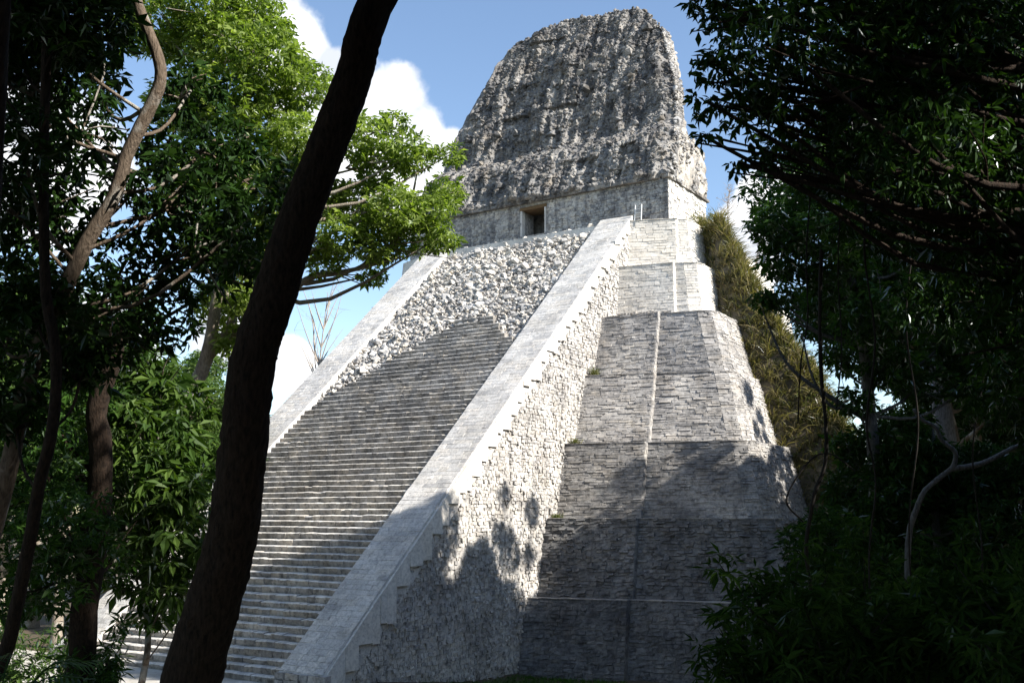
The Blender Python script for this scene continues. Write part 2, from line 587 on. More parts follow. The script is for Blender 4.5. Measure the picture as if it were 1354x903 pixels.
M['ground'] = ground_mat()
M['plaza'] = stone_mat('plaza_gravel', (.50, .48, .44), (.42, .40, .36), (.26, .24, .2), stain=.4, streak=0, warm=.2, bump=.6, rndamt=.0)
M['mound'] = stone_mat('unrestored_rubble_slope', (.20, .17, .12), (.13, .11, .075), (.06, .055, .035), stain=.6, streak=.2, warm=.3, bump=1.0, rndamt=.2)

# ------------------------------------------------------------------ terrain


def sst(t):
    t = np.clip(t, 0, 1)
    return t * t * (3 - 2 * t)


def gz(x, y):
    """ground height: the temple's plaza is at zero, the camera stands on a wooded rise"""
    x, y = np.asarray(x, float), np.asarray(y, float)
    d = np.hypot(x - CAM[0], y - CAM[1])
    g = 7.85 * (1 - sst((d - 4) / 44.0))
    g = g - 1.75 * sst((x - 9.5) / 3.0) * sst((y - 1) / 17.0) * sst((70 - np.hypot(x - 20, y - 30)) / 30)
    away = sst((np.hypot(x, y - 30) - 90) / 200)
    g = g + away * (4 + 5 * np.sin(x * .013 + 1) * np.cos(y * .011))
    return g


def ground_sheet():
    def ax(c, near, far):
        a = np.arange(c - near, c + near + .01, 2.0)
        k = np.geomspace(near + 4, far, 26)
        return np.concatenate([c - k[::-1], a, c + k])
    xs, ys = ax(20, 70, 2600), ax(0, 75, 2600)
    X, Y = np.meshgrid(xs, ys)
    Z = gz(X, Y) + RNG.normal(0, .03, X.shape) * (np.hypot(X - 20, Y) < 120)
    Z = Z - 0.02
    mb = MB()
    nx, ny = len(xs), len(ys)
    i = np.arange(ny - 1)[:, None] * nx + np.arange(nx - 1)[None]
    q = np.stack([i, i + 1, i + nx + 1, i + nx], -1).reshape(-1, 4)
    mb.add(np.stack([X, Y, Z], -1).reshape(-1, 3), q)
    o = mb.build('ground', M['ground'], smooth=True)
    o['kind'] = 'structure'


ground_sheet()


def plaza():
    xs, ys = np.linspace(-26, 13.5, 60), np.linspace(-19, 1.0, 40)
    X, Y = np.meshgrid(xs, ys)
    edge = 1.2 * np.sin(X * .7) + .8 * np.sin(X * 1.9 + 2)
    Y = np.where(Y < -15, Y + edge * .7, Y)
    Z = gz(X, Y) + .06 + .02 * np.sin(X * 3.1) * np.cos(Y * 2.3)
    mb = MB()
    nx, ny = 60, 40
    i = np.arange(ny - 1)[:, None] * nx + np.arange(nx - 1)[None]
    q = np.stack([i, i + 1, i + nx + 1, i + nx], -1).reshape(-1, 4)
    mb.add(np.stack([X, Y, Z], -1).reshape(-1, 3), q)
    o = mb.build('plaza', M['plaza'], smooth=True)
    o['kind'] = 'structure'


plaza()

# ------------------------------------------------------------------ the temple pyramid
SW, BW, SK, SH = 8.6, 3.30, 1.1064, 35.63       # stair half width, balustrade width, run per rise, height
XO = SW + BW
temple = empty('temple_pyramid', (0, 0, 0))
tag(temple, 'tall grey limestone stepped pyramid with steep stairway, shrine and crumbling roof comb', 'temple')

# terraces: top height, y of the face at the stair wall (bottom, top), x of the inset ridge, corner x, slope of the face in plan
TZ = [(-2.2, 3.44), (3.44, 9.02), (9.02, 14.72), (14.72, 20.46), (20.46, 25.79), (25.79, 30.86), (30.86, 35.66)]
TYB = [19.9, 22.7, 25.45, 28.5, 31.85, 36.2, 38.6]
TYT = [21.25, 24.05, 27.0, 30.42, 33.5, 36.75, 39.1]
TXR = [19.0, 18.5, 18.0, 17.3, 16.7, 16.6, 15.7]
TXC = [30.9, 28.0, 25.4, 23.0, 21.1, 18.6, 16.7]
TSL = [.24, .24, .24, .27, .15, .22, .40]
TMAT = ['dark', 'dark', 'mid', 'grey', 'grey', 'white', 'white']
BACK = 66.0


def terrace_ring(i, top):
    """plan outline of the right half, from the stair wall to the back"""
    yj = TYT[i] if top else TYB[i]
    xr = TXR[i] + (0 if top else .22)
    xc = TXC[i] if top else min(TXC[i] + (1.55 if i < 5 else .65), (TXC[i - 1] - .25 if i else 99))
    s = TSL[i]
    z = TZ[i][1] if top else TZ[i][0]
    rec = .42
    yr = yj + s * (xr - XO)
    yc = yr + rec + s * (xc - 1.3 - xr)
    return [(XO - .6, yj - s * .6, z), (xr, yr, z), (xr + .04, yr + rec, z), (xc - 1.3, yc, z), (xc - .35, yc + .55, z), (xc, yc + 1.6, z), (xc - .8, BACK, z)]


for i in range(7):
    lo, hi = terrace_ring(i, False), terrace_ring(i, True)
    mir = lambda r: [(-x, y, z) for x, y, z in r[::-1]]
    mb = MB()
    a, b = np.array(lo + mir(lo)), np.array(hi + mir(hi))
    n = len(a)
    k = np.arange(n)
    j = (k + 1) % n
    mb.add(np.vstack([a, b]), np.stack([k, j, j + n, k + n], 1))
    # top deck as strips between the mirrored points
    h = len(hi)
    for s_ in range(h - 1):
        mb.add([b[s_], b[s_ + 1], b[n - 2 - s_], b[n - 1 - s_]], [[0, 1, 2, 3]])
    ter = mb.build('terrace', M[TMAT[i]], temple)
    st = MB()
    pr = .02 if i == 0 else .03
    jt = (.03, .055, .028, .024, .022, .014, .014)[i]
    cs = (.27, .23, .2, .2, .2, .24, .26)[i]
    for p in (0, 2, 3, 4, 5):
        A, B, Cc, D = lo[p], lo[p + 1], hi[p + 1], hi[p]
        if p == 5:                          # only the first metres of the flank are faced
            t = 14.0 / (BACK - A[1])
            B = tuple(np.array(A) + (np.array(B) - A) * t)
            Cc = tuple(np.array(D) + (np.array(Cc) - D) * t)
        masonry(st, A, B, Cc, D, cs, .3, 1.3 if i not in (0, 1) else .8, pr + (.03 if i < 2 else 0), jt, gap=(.02, .022, .012, .01, .01, .008, .008)[i], chip=(.03, .035, .022, .02, .02, .012, .012)[i], miss=.015 if i not in (5, 6) else .004)
    # the inset's narrow face
    masonry(st, lo[1], lo[2], hi[2], hi[1], .3, .2, .5, .02, .015)
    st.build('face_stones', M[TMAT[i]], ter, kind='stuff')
    cp = MB()
    for p in (0, 2, 3, 4):
        A, B = np.array(hi[p]), np.array(hi[p + 1])
        dirv = (B - A)
        L = np.linalg.norm(dirv)
        dirv /= L
        nr = np.array([dirv[1], -dirv[0], 0])
        u = 0
        while u < L - .05:
            w_ = min(RNG.uniform(.5, 1.0), L - u)
            o0 = A + dirv * (u + .008)
            o1 = A + dirv * (u + w_ - .008)
            pr_ = .10 + RNG.normal(0, .012)
            hz = .055 + RNG.normal(0, .012)
            v = [o0 + nr * pr_, o0 - nr * .5, o1 - nr * .5, o1 + nr * pr_]
            v = v + [p_ + np.array([0, 0, hz]) for p_ in v]
            cp.add(np.array(v) - [0, 0, .02], BOXQ, rnd=RNG.random())
            u += w_
    cp.build('coping', M['white' if i > 4 else 'grey'], ter, kind='stuff')
    # old floor line: a ragged ledge low on the sixth terrace
    if i == 5:
        lg = MB()
        A, B = np.array(lo[0]) + [.6, 0, 0], np.array(lo[1])
        for u in np.arange(0.05, .95, .055):
            if RNG.random() < .8:
                p0 = A + (B - A) * u
                box(lg, p0 + [-.15, -.16, .55 + RNG.normal(0, .05)], p0 + [.16, .2, .72 + RNG.normal(0, .05)], RNG.random(), .02)
        lg.build('ledge_stones', M['grey'], ter, kind='stuff')

# --- stairway body
sm = MB()
prism(sm, [(-SW - .2, .35, -1.2), (-SW - .2, SK * SH + .4, SH - .32), (-SW - .2, SK * SH + 8, SH - .32), (-SW - .2, SK * SH + 8, -1.2)],
      [(SW + .2, .35, -1.2), (SW + .2, SK * SH + .4, SH - .32), (SW + .2, SK * SH + 8, SH - .32), (SW + .2, SK * SH + 8, -1.2)])
stair = sm.build('stairway', M['rubble'], temple)

NSTEP = 88
RISE = SH / NSTEP
RUN = RISE * SK
ARCH = [(-8.6, 17.6), (-8.0, 19.0), (-5.7, 20.9), (-1.9, 23.9), (-.6, 25.2), (1.2, 26.1), (2.65, 26.3), (4.4, 25.9), (5.8, 24.9), (7.0, 23.9), (7.8, 23.2), (8.6, 22.6)]
AX, AZ = zip(*ARCH)


def arch_z(x):
    return np.interp(x, AX, AZ)


for s_ in range(NSTEP):
    z0, z1 = s_ * RISE, (s_ + 1) * RISE
    y0 = s_ * RUN
    mb = MB()
    x = -SW + .0
    edge = RNG.normal(0, .22)
    sag = RNG.normal(0, .012)
    while x < SW - .02:
        w_ = min(RNG.uniform(.3, .95), SW - x)
        if SW - (x + w_) < .12:
            w_ = SW - x
        xm = x + w_ / 2
        if z1 < arch_z(xm) + edge:
            dy, dz = RNG.normal(0, .016), RNG.normal(0, .007) + sag
            if RNG.random() < .05:              # worn or tipped stone
                dz -= RNG.uniform(.02, .07)
                dy += RNG.uniform(-.03, .06)
            zt = z1 + dz + .02 * math.sin(xm * .23 + s_ * 1.7) + .012 * math.sin(xm * .6 + s_)
            lo_, hi_ = np.array([x + .003, y0 + dy, z0 - .1]), np.array([x + w_ - .003, y0 + RUN + .16, zt])
            v = np.array([[lo_[0], lo_[1] + .075, lo_[2]], [lo_[0], hi_[1], lo_[2]], [hi_[0], hi_[1], lo_[2]], [hi_[0], lo_[1] + .075, lo_[2]],
                          [lo_[0], lo_[1] + .03, zt - .075], [lo_[0], hi_[1], zt + .02], [hi_[0], hi_[1], zt + .02], [hi_[0], lo_[1] + .03, zt - .075],
                          [lo_[0] + .004, lo_[1] - .015, zt - .065], [hi_[0] - .004, lo_[1] - .015, zt - .065], [lo_[0] + .004, lo_[1] + .04, zt - .022], [hi_[0] - .004, lo_[1] + .04, zt - .022]])
            v += RNG.normal(0, .011, v.shape)
            # riser, worn nosing, tread, ends
            mb.add(v, [[0, 3, 9, 8], [8, 9, 11, 10], [10, 11, 6, 5], [3, 2, 6, 11], [0, 8, 10, 5]], tris=[[3, 11, 9], [0, 5, 1]], rnd=RNG.random())
        x += w_
    if mb.n:
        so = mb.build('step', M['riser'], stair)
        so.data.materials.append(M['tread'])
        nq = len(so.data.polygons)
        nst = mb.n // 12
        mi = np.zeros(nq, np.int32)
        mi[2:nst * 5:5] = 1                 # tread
        mi[1:nst * 5:5] = 1                 # nosing, painted sunlit like the tread
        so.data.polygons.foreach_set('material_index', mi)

# --- broken upper part of the stair: loose stone in ragged rows
pts, sz = [], []
big = []
z = 16.5
while z < SH - .15:
    x = -SW
    while x < SW:
        if z > arch_z(x) - .1 + RNG.normal(0, .4):
            lump = .16 * math.sin(x * .9 + z * .7) + .12 * math.sin(x * 2.1 - z * 1.3)
            edge_low = -.18 * np.exp(-((SW - abs(x)) / .5) ** 2)
            sz_ = float(np.clip(RNG.lognormal(math.log(.112), .45), .05, .36))
            yy = z * SK + .10 - lump * .6 - edge_low + RNG.normal(0, .10)
            pts.append((x + RNG.normal(0, .05), yy, z + RNG.normal(0, .05)))
            sz.append(sz_)
        x += RNG.uniform(.11, .30)
    z += RNG.uniform(.13, .21)
for x in np.arange(-SW, SW + .1, .13):                 # packed under the shrine's foot
    for k in range(3):
        pts.append((x + RNG.normal(0, .06), 39.5 + RNG.uniform(0, 1.2), 35.45 + RNG.uniform(0, .4)))
        sz.append(float(np.clip(RNG.lognormal(math.log(.13), .4), .06, .3)))
pts, sz = np.array(pts), np.array(sz)
order = np.argsort(-sz)
rub = MB()
stones(rub, pts[order[220:]], sz[order[220:]], (1.25, 1.0, .62), .15, .9)
rub.build('rubble_infill', M['rubble'], stair, kind='stuff')
proto = []
for k in range(10):
    mb = MB()
    stones(mb, np.zeros((1, 3)), [1.0], (1.25, 1.0, .62), .15, .9)
    proto.append(mb.mesh('rubble_stone', M['rubble']))
for k, idx in enumerate(order[:220]):
    o = bpy.data.objects.new('rubble_stone', proto[k % 10])
    o.location = pts[idx]
    o.scale = (sz[idx],) * 3
    o.rotation_euler = (0, 0, RNG.uniform(-.4, .4))
    link(o, stair)

# --- balustrades: smooth sloping ramps, raised above the steps, ragged lower hem on the outer side
HB = .50


def jag_z(y):
    """lower hem of the smooth facing at run y"""
    d = np.interp(y, [0, 6, 14, 24, 34, 40], [2.3, 2.2, 1.75, 1.35, 1.15, 1.0])
    return y / SK + HB - d


for sx in (1, -1):
    mb = MB()
    nseg = 64
    ys = np.linspace(.15, SK * SH + .25, nseg)
    xi, xo = SW - .0, XO
    wob = lambda n: RNG.normal(0, .024, n)
    top_i = np.stack([np.full(nseg, xi) + wob(nseg), ys, ys / SK + HB + wob(nseg)], 1)
    top_m = np.stack([np.full(nseg, (xi + xo) / 2), ys, ys / SK + HB + .012 + wob(nseg)], 1)
    top_o = np.stack([np.full(nseg, xo - .06) + wob(nseg), ys, ys / SK + HB + .0 + wob(nseg)], 1)
    top_e = np.stack([np.full(nseg, xo) + wob(nseg), ys, ys / SK + HB - .06 + wob(nseg)], 1)
    bot_i = top_i - [0, 0, 1.6]
    hem = np.minimum(np.array([jag_z(y) for y in ys]), ys / SK + HB - .5)
    bot_o = np.stack([np.full(nseg, xo), ys, np.maximum(hem - .4, -1.3)], 1)
    prof = np.stack([bot_i, top_i, top_m, top_o, top_e, bot_o], 1)
    # blunt foot
    foot = prof[0].copy()
    foot[:, 2] = np.minimum(foot[:, 2], 1.25)
    V = prof.reshape(-1, 3).copy()
    V[:, 0] *= sx
    i = np.arange(nseg - 1)[:, None] * 6 + np.arange(5)[None]
    q = np.stack([i, i + 1, i + 7, i + 6], -1).reshape(-1, 4)
    if sx < 0:
        q = q[:, ::-1]
    mb.add(V, q)
    # front end of the ramp: an upright butt wall at its foot
    e0 = prof[0].copy()
    e0[:, 0] *= sx
    dn = e0.copy()
    dn[:, 2] = -1.3
    dn[:, 1] -= .1
    mb.add(np.vstack([e0[1:5], dn[1:5]]), [[k, k + 1, k + 5, k + 4] for k in range(3)])
    bal = mb.build('balustrade', M['stucco'], temple, smooth=False)
    rs = MB()
    for ya in np.arange(.3, SK * SH - 1.0, 4.0):
        yb = min(ya + 4.0, SK * SH + .2)
        q4 = [(sx * xi, ya, ya / SK + HB - .02), (sx * xo, ya, ya / SK + HB - .02), (sx * xo, yb, yb / SK + HB - .02), (sx * xi, yb, yb / SK + HB - .02)]
        if sx < 0:
            q4 = [q4[1], q4[0], q4[3], q4[2]]
        masonry(rs, *q4, .42, .5, 1.5, .045, .004, gap=.0015, chip=.005, miss=.0)
    rs.build('ramp_stones', M['ramp'], bal, kind='stuff')
    # foot stones
    x = xi + .05
    while x < xo - .1:
        w_ = RNG.uniform(.35, .75)
        for zc in (-.9, -.45, 0.0, .38):
            xx = x + RNG.uniform(-.08, .08)
            ft = MB()
            box(ft, (sx * xx if sx > 0 else -xx - w_, -.02 - RNG.uniform(0, .08) - (.12 if zc < 0 else 0), zc), (sx * xx + w_ if sx > 0 else -xx, .5, zc + .36), RNG.random(), .02)
            ft.build('foot_stone', M['grey'], bal)
        x += w_ + .02
    # the stepped facing slabs with their ragged lower edge
    y = .15
    while y < SK * SH - 1.0:
        w_ = RNG.uniform(.55, 1.25)
        zt0, zt1 = y / SK + HB - .15, (y + w_) / SK + HB - .15
        zb = jag_z(y + w_) + RNG.normal(0, .12) - RNG.choice([0, 0, .35, .7])
        zb = max(zb, -1.3)
        d = .17 + RNG.normal(0, .012)
        v = np.array([[xo - .3, y, zb], [xo - .3, y + w_ - .004, zb], [xo - .3, y + w_ - .004, zt1], [xo - .3, y, zt0],
                      [xo + d, y, zb], [xo + d, y + w_ - .004, zb], [xo + d - .02, y + w_ - .004, zt1], [xo + d - .02, y, zt0]])
        v[:, 0] *= sx
        fc = MB()
        fc.add(v, BOXQ, rnd=.3 + .4 * RNG.random())
        fc.build('facing_slab', M['white'], bal)
        y += w_
    # wall under the ramp
    wl_ = MB()
    pr_ = [(0.3, -2.4), (SK * SH + 1.4, -2.4), (SK * SH + 1.4, SH - .4), (SK * SH + .2, SH - .4), (.3, -.3)]
    prism(wl_, [(sx * (SW + .15), y_, z_) for y_, z_ in pr_], [(sx * (XO - .08), y_, z_) for y_, z_ in pr_])
    wal = wl_.build('stair_wall', M['pale'], temple)
    ws = MB()
    got = []
    if sx > 0:
        for (ya, yb) in ((.25, 14), (14, 27), (27, 39.4)):
            zt = yb / SK
            for zlo in np.arange(-2.2, zt, 4.0):
                zh = min(zlo + 4.0, zt)
                if zh - zlo < .5:
                    continue
                masonry(ws, (XO - .08, ya, zlo), (XO - .08, yb, zlo), (XO - .08, yb, zh), (XO - .08, ya, zh), (.24 if ya > 1 else .28), .18, .52, .055, .04, gap=.018, chip=.025,
                        keep=lambda p: p[2] < jag_z(p[1]) + .35, miss=.05, collect=got)
        f5 = np.array([[0, 1, 2, 3], [0, 4, 5, 1], [1, 5, 6, 2], [2, 6, 7, 3], [3, 7, 4, 0]])
        px2 = [np.linalg.norm(b_[1] - b_[0]) * np.linalg.norm(b_[3] - b_[0]) / np.sum((b_[0] - CAM) ** 2) for b_ in got]
        big_first = np.argsort(-np.array(px2))
        for rank, idx in enumerate(big_first):
            b_ = got[idx]
            if rank < 290:
                one = MB()
                one.add(b_, f5, rnd=RNG.random())
                one.build('wall_stone', M['pale'], wal)
            else:
                ws.add(b_, f5, rnd=RNG.random())
        ws.build('wall_stones', M['pale'], wal, kind='stuff')

# --- shrine on top
SY = 40.9            # front wall
SX = 14.95
shr = empty('shrine_base', (0, 0, 0))
bpy.data.objects.remove(shr)
DX0, DX1, DZ0, DZ1 = -.85, 1.80, 36.45, 39.1
mb = MB()
ZB, ZC = 35.1, 39.75
box(mb, (-SX, SY, ZB), (DX0, SY + 2.2, ZC))
box(mb, (DX1, SY, ZB), (SX, SY + 2.2, ZC))
box(mb, (DX0, SY + .005, DZ1 + .32), (DX1, SY + 2.2, ZC))
box(mb, (DX0, SY + .005, ZB), (DX1, SY + 2.2, DZ0))
box(mb, (-SX, SY + 2.202, ZB), (-SX + 3, SY + 9, ZC))
box(mb, (SX - 3, SY + 2.202, ZB), (SX, SY + 9, ZC))
box(mb, (-SX + 3.002, SY + 3.6, ZB), (SX - 3.002, SY + 9, ZC))
shrine = mb.build('shrine_wall', M['shrine'], temple)
st = MB()
for (xa, xb) in ((-SX, DX0 - .02), (DX1 + .02, SX)):
    masonry(st, (xa, SY, 35.5), (xb, SY, 35.5), (xb, SY, ZC - .05), (xa, SY, ZC - .05), .27, .28, .7, .04, .03, miss=.05)
masonry(st, (DX0 - .02, SY, DZ1 + .36), (DX1 + .02, SY, DZ1 + .36), (DX1 + .02, SY, ZC - .05), (DX0 - .02, SY, ZC - .05), .3, .3, .7, .03, .02)
st.build('face_stones', M['shrine'], shrine, kind='stuff')
st = MB()
masonry(st, (SX, SY, 35.5), (SX, SY + 9, 35.5), (SX, SY + 9, ZC - .05), (SX, SY, ZC - .05), .3, .3, .75, .03, .03)
st.build('flank_stones', M['white'], shrine, kind='stuff')  # whiter than the front wall: full sun is painted on this side
# low plinth the shrine stands on
mb = MB()
for x in np.arange(-13.6, 11.4, .8):
    box(mb, (x + .01, SY - .25, 35.2), (x + .79, SY + .1, 35.95 + RNG.normal(0, .03)), RNG.random(), .012)
mb.build('plinth_stones', M['shrine'], shrine, kind='stuff')
mb = MB()
box(mb, (DX0 - .22, SY - .12, DZ1), (DX1 + .22, SY + 2.1, DZ1 + .31), jit=.015)
mb.build('lintel', M['wood'], shrine)
for xa, xb in ((DX0 - .16, DX0 + .02), (DX1 - .02, DX1 + .16)):
    mb = MB()
    box(mb, (xa, SY - .085, DZ0), (xb, SY + .5, DZ1 - .005), jit=.006)
    mb.build('door_jamb', M['stucco'], shrine)
mb = MB()
box(mb, (DX0 + .03, SY - .1, DZ0 - .16), (DX1 - .03, SY + 1.0, DZ0 - .01), jit=.01)
mb.build('sill', M['pale'], shrine)

# --- rough upper facade and roof comb: one weathered mass with carved relief
ZP = [39.75, 40.2, 44.8, 47.0, 51.0, 55.0, 58.0, 61.0, 63.2, 66.0]
YP = [40.55, 40.45, 42.7, 45.4, 46.7, 48.2, 49.5, 50.9, 52.0, 53.4]
HP = [15.1, 15.15, 14.9, 13.9, 13.4, 12.2, 11.1, 10.3, 9.6, 8.4]
TOPX = [-10, -8.2, -6, -3, 0, 2.4, 3.4, 5, 7.6, 9, 10]
TOPZ = [62.2, 63.4, 64.2, 64.9, 64.6, 63.9, 64.2, 63.8, 63.0, 61.6, 60.4]
vn = np.random.default_rng(3)


def vnoise(x, y, s, seed):
    g = np.random.default_rng(seed).random((64, 64))
    u, v = x / s + 500, y / s + 500
    i, j = np.floor(u).astype(int), np.floor(v).astype(int)
    f, h = sst(u - i), sst(v - j)
    G = lambda a, b: g[a % 64, b % 64]
    return (G(i, j) * (1 - f) + G(i + 1, j) * f) * (1 - h) + (G(i, j + 1) * (1 - f) + G(i + 1, j + 1) * f) * h - .5


def relief(x, z):
    """outward relief of the ruined stucco masks, niches and ledges (metres)"""
    r = np.zeros_like(x)

    def panel(x0, x1, z0, z1, d, soft=.12):
        e = .18 * vnoise(x, z, .7, 11)
        m = sst((x + e - x0) / soft) * sst((x1 - x - e) / soft) * sst((z + e - z0) / soft) * sst((z1 - z - e) / soft)
        return .62 * d * m
    # central mask and its column
    r += panel(-1.9, 2.5, 40, 46.0, .55) + panel(-1.0, 2.2, 41.2, 44.2, .35) + panel(-2.4, 1.9, 46.6, 51.4, .75) + panel(-1.6, 2.1, 52, 58.5, .6) + panel(-.4, 1.8, 57, 63.5, .5)
    r += panel(-1.6, 1.4, 48.4, 49.3, .4) + panel(-1.2, 1.6, 43.2, 43.8, .3)
    # corner masks and shoulders
    r += panel(8.6, 12.6, 41.5, 45.2, .55) + panel(9.4, 11.4, 43.0, 44.4, -.75) + panel(-13, -9, 41.4, 45.0, .5)
    r += panel(-12.2, -10.4, 46.6, 50.4, -.7) + panel(-9.6, -8.9, 46.5, 51.5, .5) + panel(-8.2, -7.6, 46.5, 50.5, .4)
    r += panel(-7.4, -3.6, 45.8, 52.2, -.75) + panel(-7.8, -3.0, 53, 56.5, -.6) + panel(-6.5, -1.8, 58.0, 62.6, -.7)
    r += panel(3.0, 4.2, 46.5, 53.5, -.45) + panel(5.6, 7.0, 47.2, 52.5, -.55) + panel(4.6, 5.4, 46.5, 54, .35) + panel(7.6, 8.3, 47, 53, .4)
    r += panel(3.0, 6.6, 55.5, 61.5, .35) + panel(2.2, 3.0, 55, 63, -.35) + panel(7.4, 9.0, 55, 59, -.4)
    r += panel(3.2, 7.2, 40.4, 43.8, -.55) + panel(-7.5, -3.2, 40.4, 44.0, -.4)
    # ledges
    for zc, d, hgt in ((40.4, .15, .5), (45.4, .22, .45), (52.2, .16, .4), (57.6, .14, .35)):
        zz = zc + .35 * vnoise(x, x * 0, 4.0, 21)
        r += d * np.exp(-((z - zz) / (hgt * .5)) ** 2) * (vnoise(x, z, 2.2, 31) > -.22)
    r += .55 * vnoise(x, z, 2.6, 5) + .35 * vnoise(x, z, 1.1, 6) + .75 * vnoise(x, z * .16, .62, 8) + .4 * vnoise(x, z * .3, .3, 12) + .12 * vnoise(x, z, .2, 9)
    return r


def comb_y(x, z):
    return np.interp(z, ZP, YP) - relief(x, z)


mb = MB()
NU, NV = 230, 170
zz = np.linspace(39.75, 66.0, NV)
uu = np.linspace(-1, 1, NU)
U, Z = np.meshgrid(uu, zz)
HW = np.interp(Z, ZP, HP) + .25 * vnoise(Z, U * 0 + (U > 0) * 9, .9, 41) + .3 * vnoise(Z, U * 0 + (U > 0) * 5, 2.2, 42)
HW = HW + 1.1 * (U < 0) * np.interp(Z, [45, 47, 54, 60, 66], [0, 1, 1, .5, .2])
X = U * HW
cap = np.interp(X, TOPX, TOPZ) + .5 * vnoise(X, X * 0, .8, 51) + .25 * vnoise(X, X * 0, .3, 52) - 1.6 * np.clip((np.abs(U) - .86) / .14, 0, 1) ** 2
Z2 = np.minimum(Z, cap)
Y = comb_y(X, Z2) + 1.5 * np.clip((np.abs(U) - .9) / .1, 0, 1) ** 2
Y = np.where(Z > cap, np.interp(Z2, ZP, YP) + (Z - cap) * 1.2, Y)
i = np.arange(NV - 1)[:, None] * NU + np.arange(NU - 1)[None]
q = np.stack([i, i + 1, i + NU + 1, i + NU], -1).reshape(-1, 4)
mb.add(np.stack([X, Y, Z2], -1).reshape(-1, 3), q, rnd=.5 + .5 * vnoise(X, Z2, .25, 61).ravel())
# flanks and back
flanks = []
for side in (0, NU - 1):
    edge = np.stack([X[:, side], Y[:, side], Z2[:, side]], -1)
    ndep = 26
    dep = np.linspace(0, 1, ndep)
    bk = np.interp(Z2[:, side], [39.75, 44.8, 45.6, 48, 65], [49.9, 49.8, 46, 46, 46])
    yy = edge[:, 1][:, None] + (np.maximum(bk, edge[:, 1] + .8) - edge[:, 1])[:, None] * dep[None]
    sg = 1 if side else -1
    xx = edge[:, 0][:, None] + sg * (.35 * vnoise(yy, edge[:, 2][:, None] + 0 * yy, .5, 71) + .5 * vnoise(yy, edge[:, 2][:, None] + 0 * yy, 1.6, 72)) * np.minimum(1, dep * 6)[None]
    V = np.stack([xx, yy, np.repeat(edge[:, 2][:, None], ndep, 1)], -1)
    i = np.arange(NV - 1)[:, None] * ndep + np.arange(ndep - 1)[None]
    q2 = np.stack([i, i + 1, i + ndep + 1, i + ndep], -1).reshape(-1, 4)
    fm = MB()
    fm.add(V.reshape(-1, 3), q2 if side else q2[:, ::-1], rnd=.75)
    flanks.append(fm)
    if side == 0:
        BL = V[:, -1]
    else:
        BR = V[:, -1]
i = np.arange(NV - 1)
mb.add(np.vstack([BL, BR]), np.stack([i, i + 1, i + 1 + NV, i + NV], 1))
comb = mb.build('roof_comb', M['comb'], temple)
for fm in flanks:
    fm.build('flank', M['shrine'], comb)
# top and soffit closing faces
mb = MB()
tp = np.stack([X[-1], Y[-1], Z2[-1]], -1)
tb = tp.copy()
tb[:, 1] = 55.0
mb.add(np.vstack([tp, tb]), [[k, k + 1, k + 1 + NU, k + NU] for k in range(NU - 1)])
mb.build('comb_top', M['comb'], comb)
mb = MB()
bt = np.stack([X[0], Y[0], Z2[0]], -1)
bb = bt.copy()
bb[:, 1] = 50.0
mb.add(np.vstack([bb, bt]), [[k, k + 1, k + 1 + NU, k + NU] for k in range(NU - 1)])
mb.build('comb_soffit', M['comb'], comb)
# projecting core stones
n = 17000
zs = RNG.uniform(39.85, 64.6, n)
xs = RNG.uniform(-1, 1, n) * np.interp(zs, ZP, HP) * .995
ok = zs < np.interp(xs, TOPX, TOPZ) - .05
zs, xs = zs[ok], xs[ok]
zs = np.round(zs / .24) * .24 + RNG.normal(0, .04, len(zs))
ys = comb_y(xs, zs) + .02 + 1.5 * np.clip((np.abs(xs) / np.interp(zs, ZP, HP) - .9) / .1, 0, 1) ** 2
cs = MB()
stones(cs, np.stack([xs, ys, zs], 1), RNG.lognormal(math.log(.095), .42, len(xs)), (1.1, 1.0, .9), .2, .9)
# and on the sunny flank
n = 900
zf = RNG.uniform(39.9, 59.5, n)
hf = np.interp(zf, ZP, HP)
yf0 = np.interp(zf, ZP, YP)
yf = yf0 + RNG.random(n) * (np.interp(zf, [39.75, 44.8, 45.6, 48, 65], [49.9, 49.8, 47.5, 47.6, 54.0]) - yf0)
fs_ = MB()
stones(fs_, np.stack([hf, yf, zf], 1), RNG.lognormal(math.log(.13), .3, n), (.8, 1.3, .75), .15, .8)
fs_.build('flank_stones', M['shrine'], comb, kind='stuff')
xt = np.linspace(-8.6, 9.0, 110)
stones(cs, np.stack([xt, np.interp(np.interp(xt, TOPX, TOPZ), ZP, YP) + .2, np.interp(xt, TOPX, TOPZ) + RNG.normal(0, .12, 110)], 1), RNG.uniform(.1, .26, 110))
cs.build('core_stones', M['comb'], comb, kind='stuff')
# cornice course under the upper facade
mb = MB()
x = -15.2
while x < 15.1:
    w_ = min(RNG.uniform(.5, 1.2), 15.2 - x)
    if RNG.random() < .86:
        box(mb, (x + .01, SY - .42 + RNG.normal(0, .04), ZC + .0), (x + w_ - .01, SY + .6, ZC + .27 + RNG.normal(0, .03)), RNG.random(), .02)
    x += w_
y = SY - .2
while y < SY + 9:
    w_ = RNG.uniform(.5, 1.2)
    box(mb, (SX - .5, y + .01, ZC + .0), (SX + .27 + RNG.normal(0, .04), y + w_ - .01, ZC + .26 + RNG.normal(0, .03)), RNG.random(), .02)
    y += w_
mb.build('cornice', M['comb'], shrine, kind='stuff')

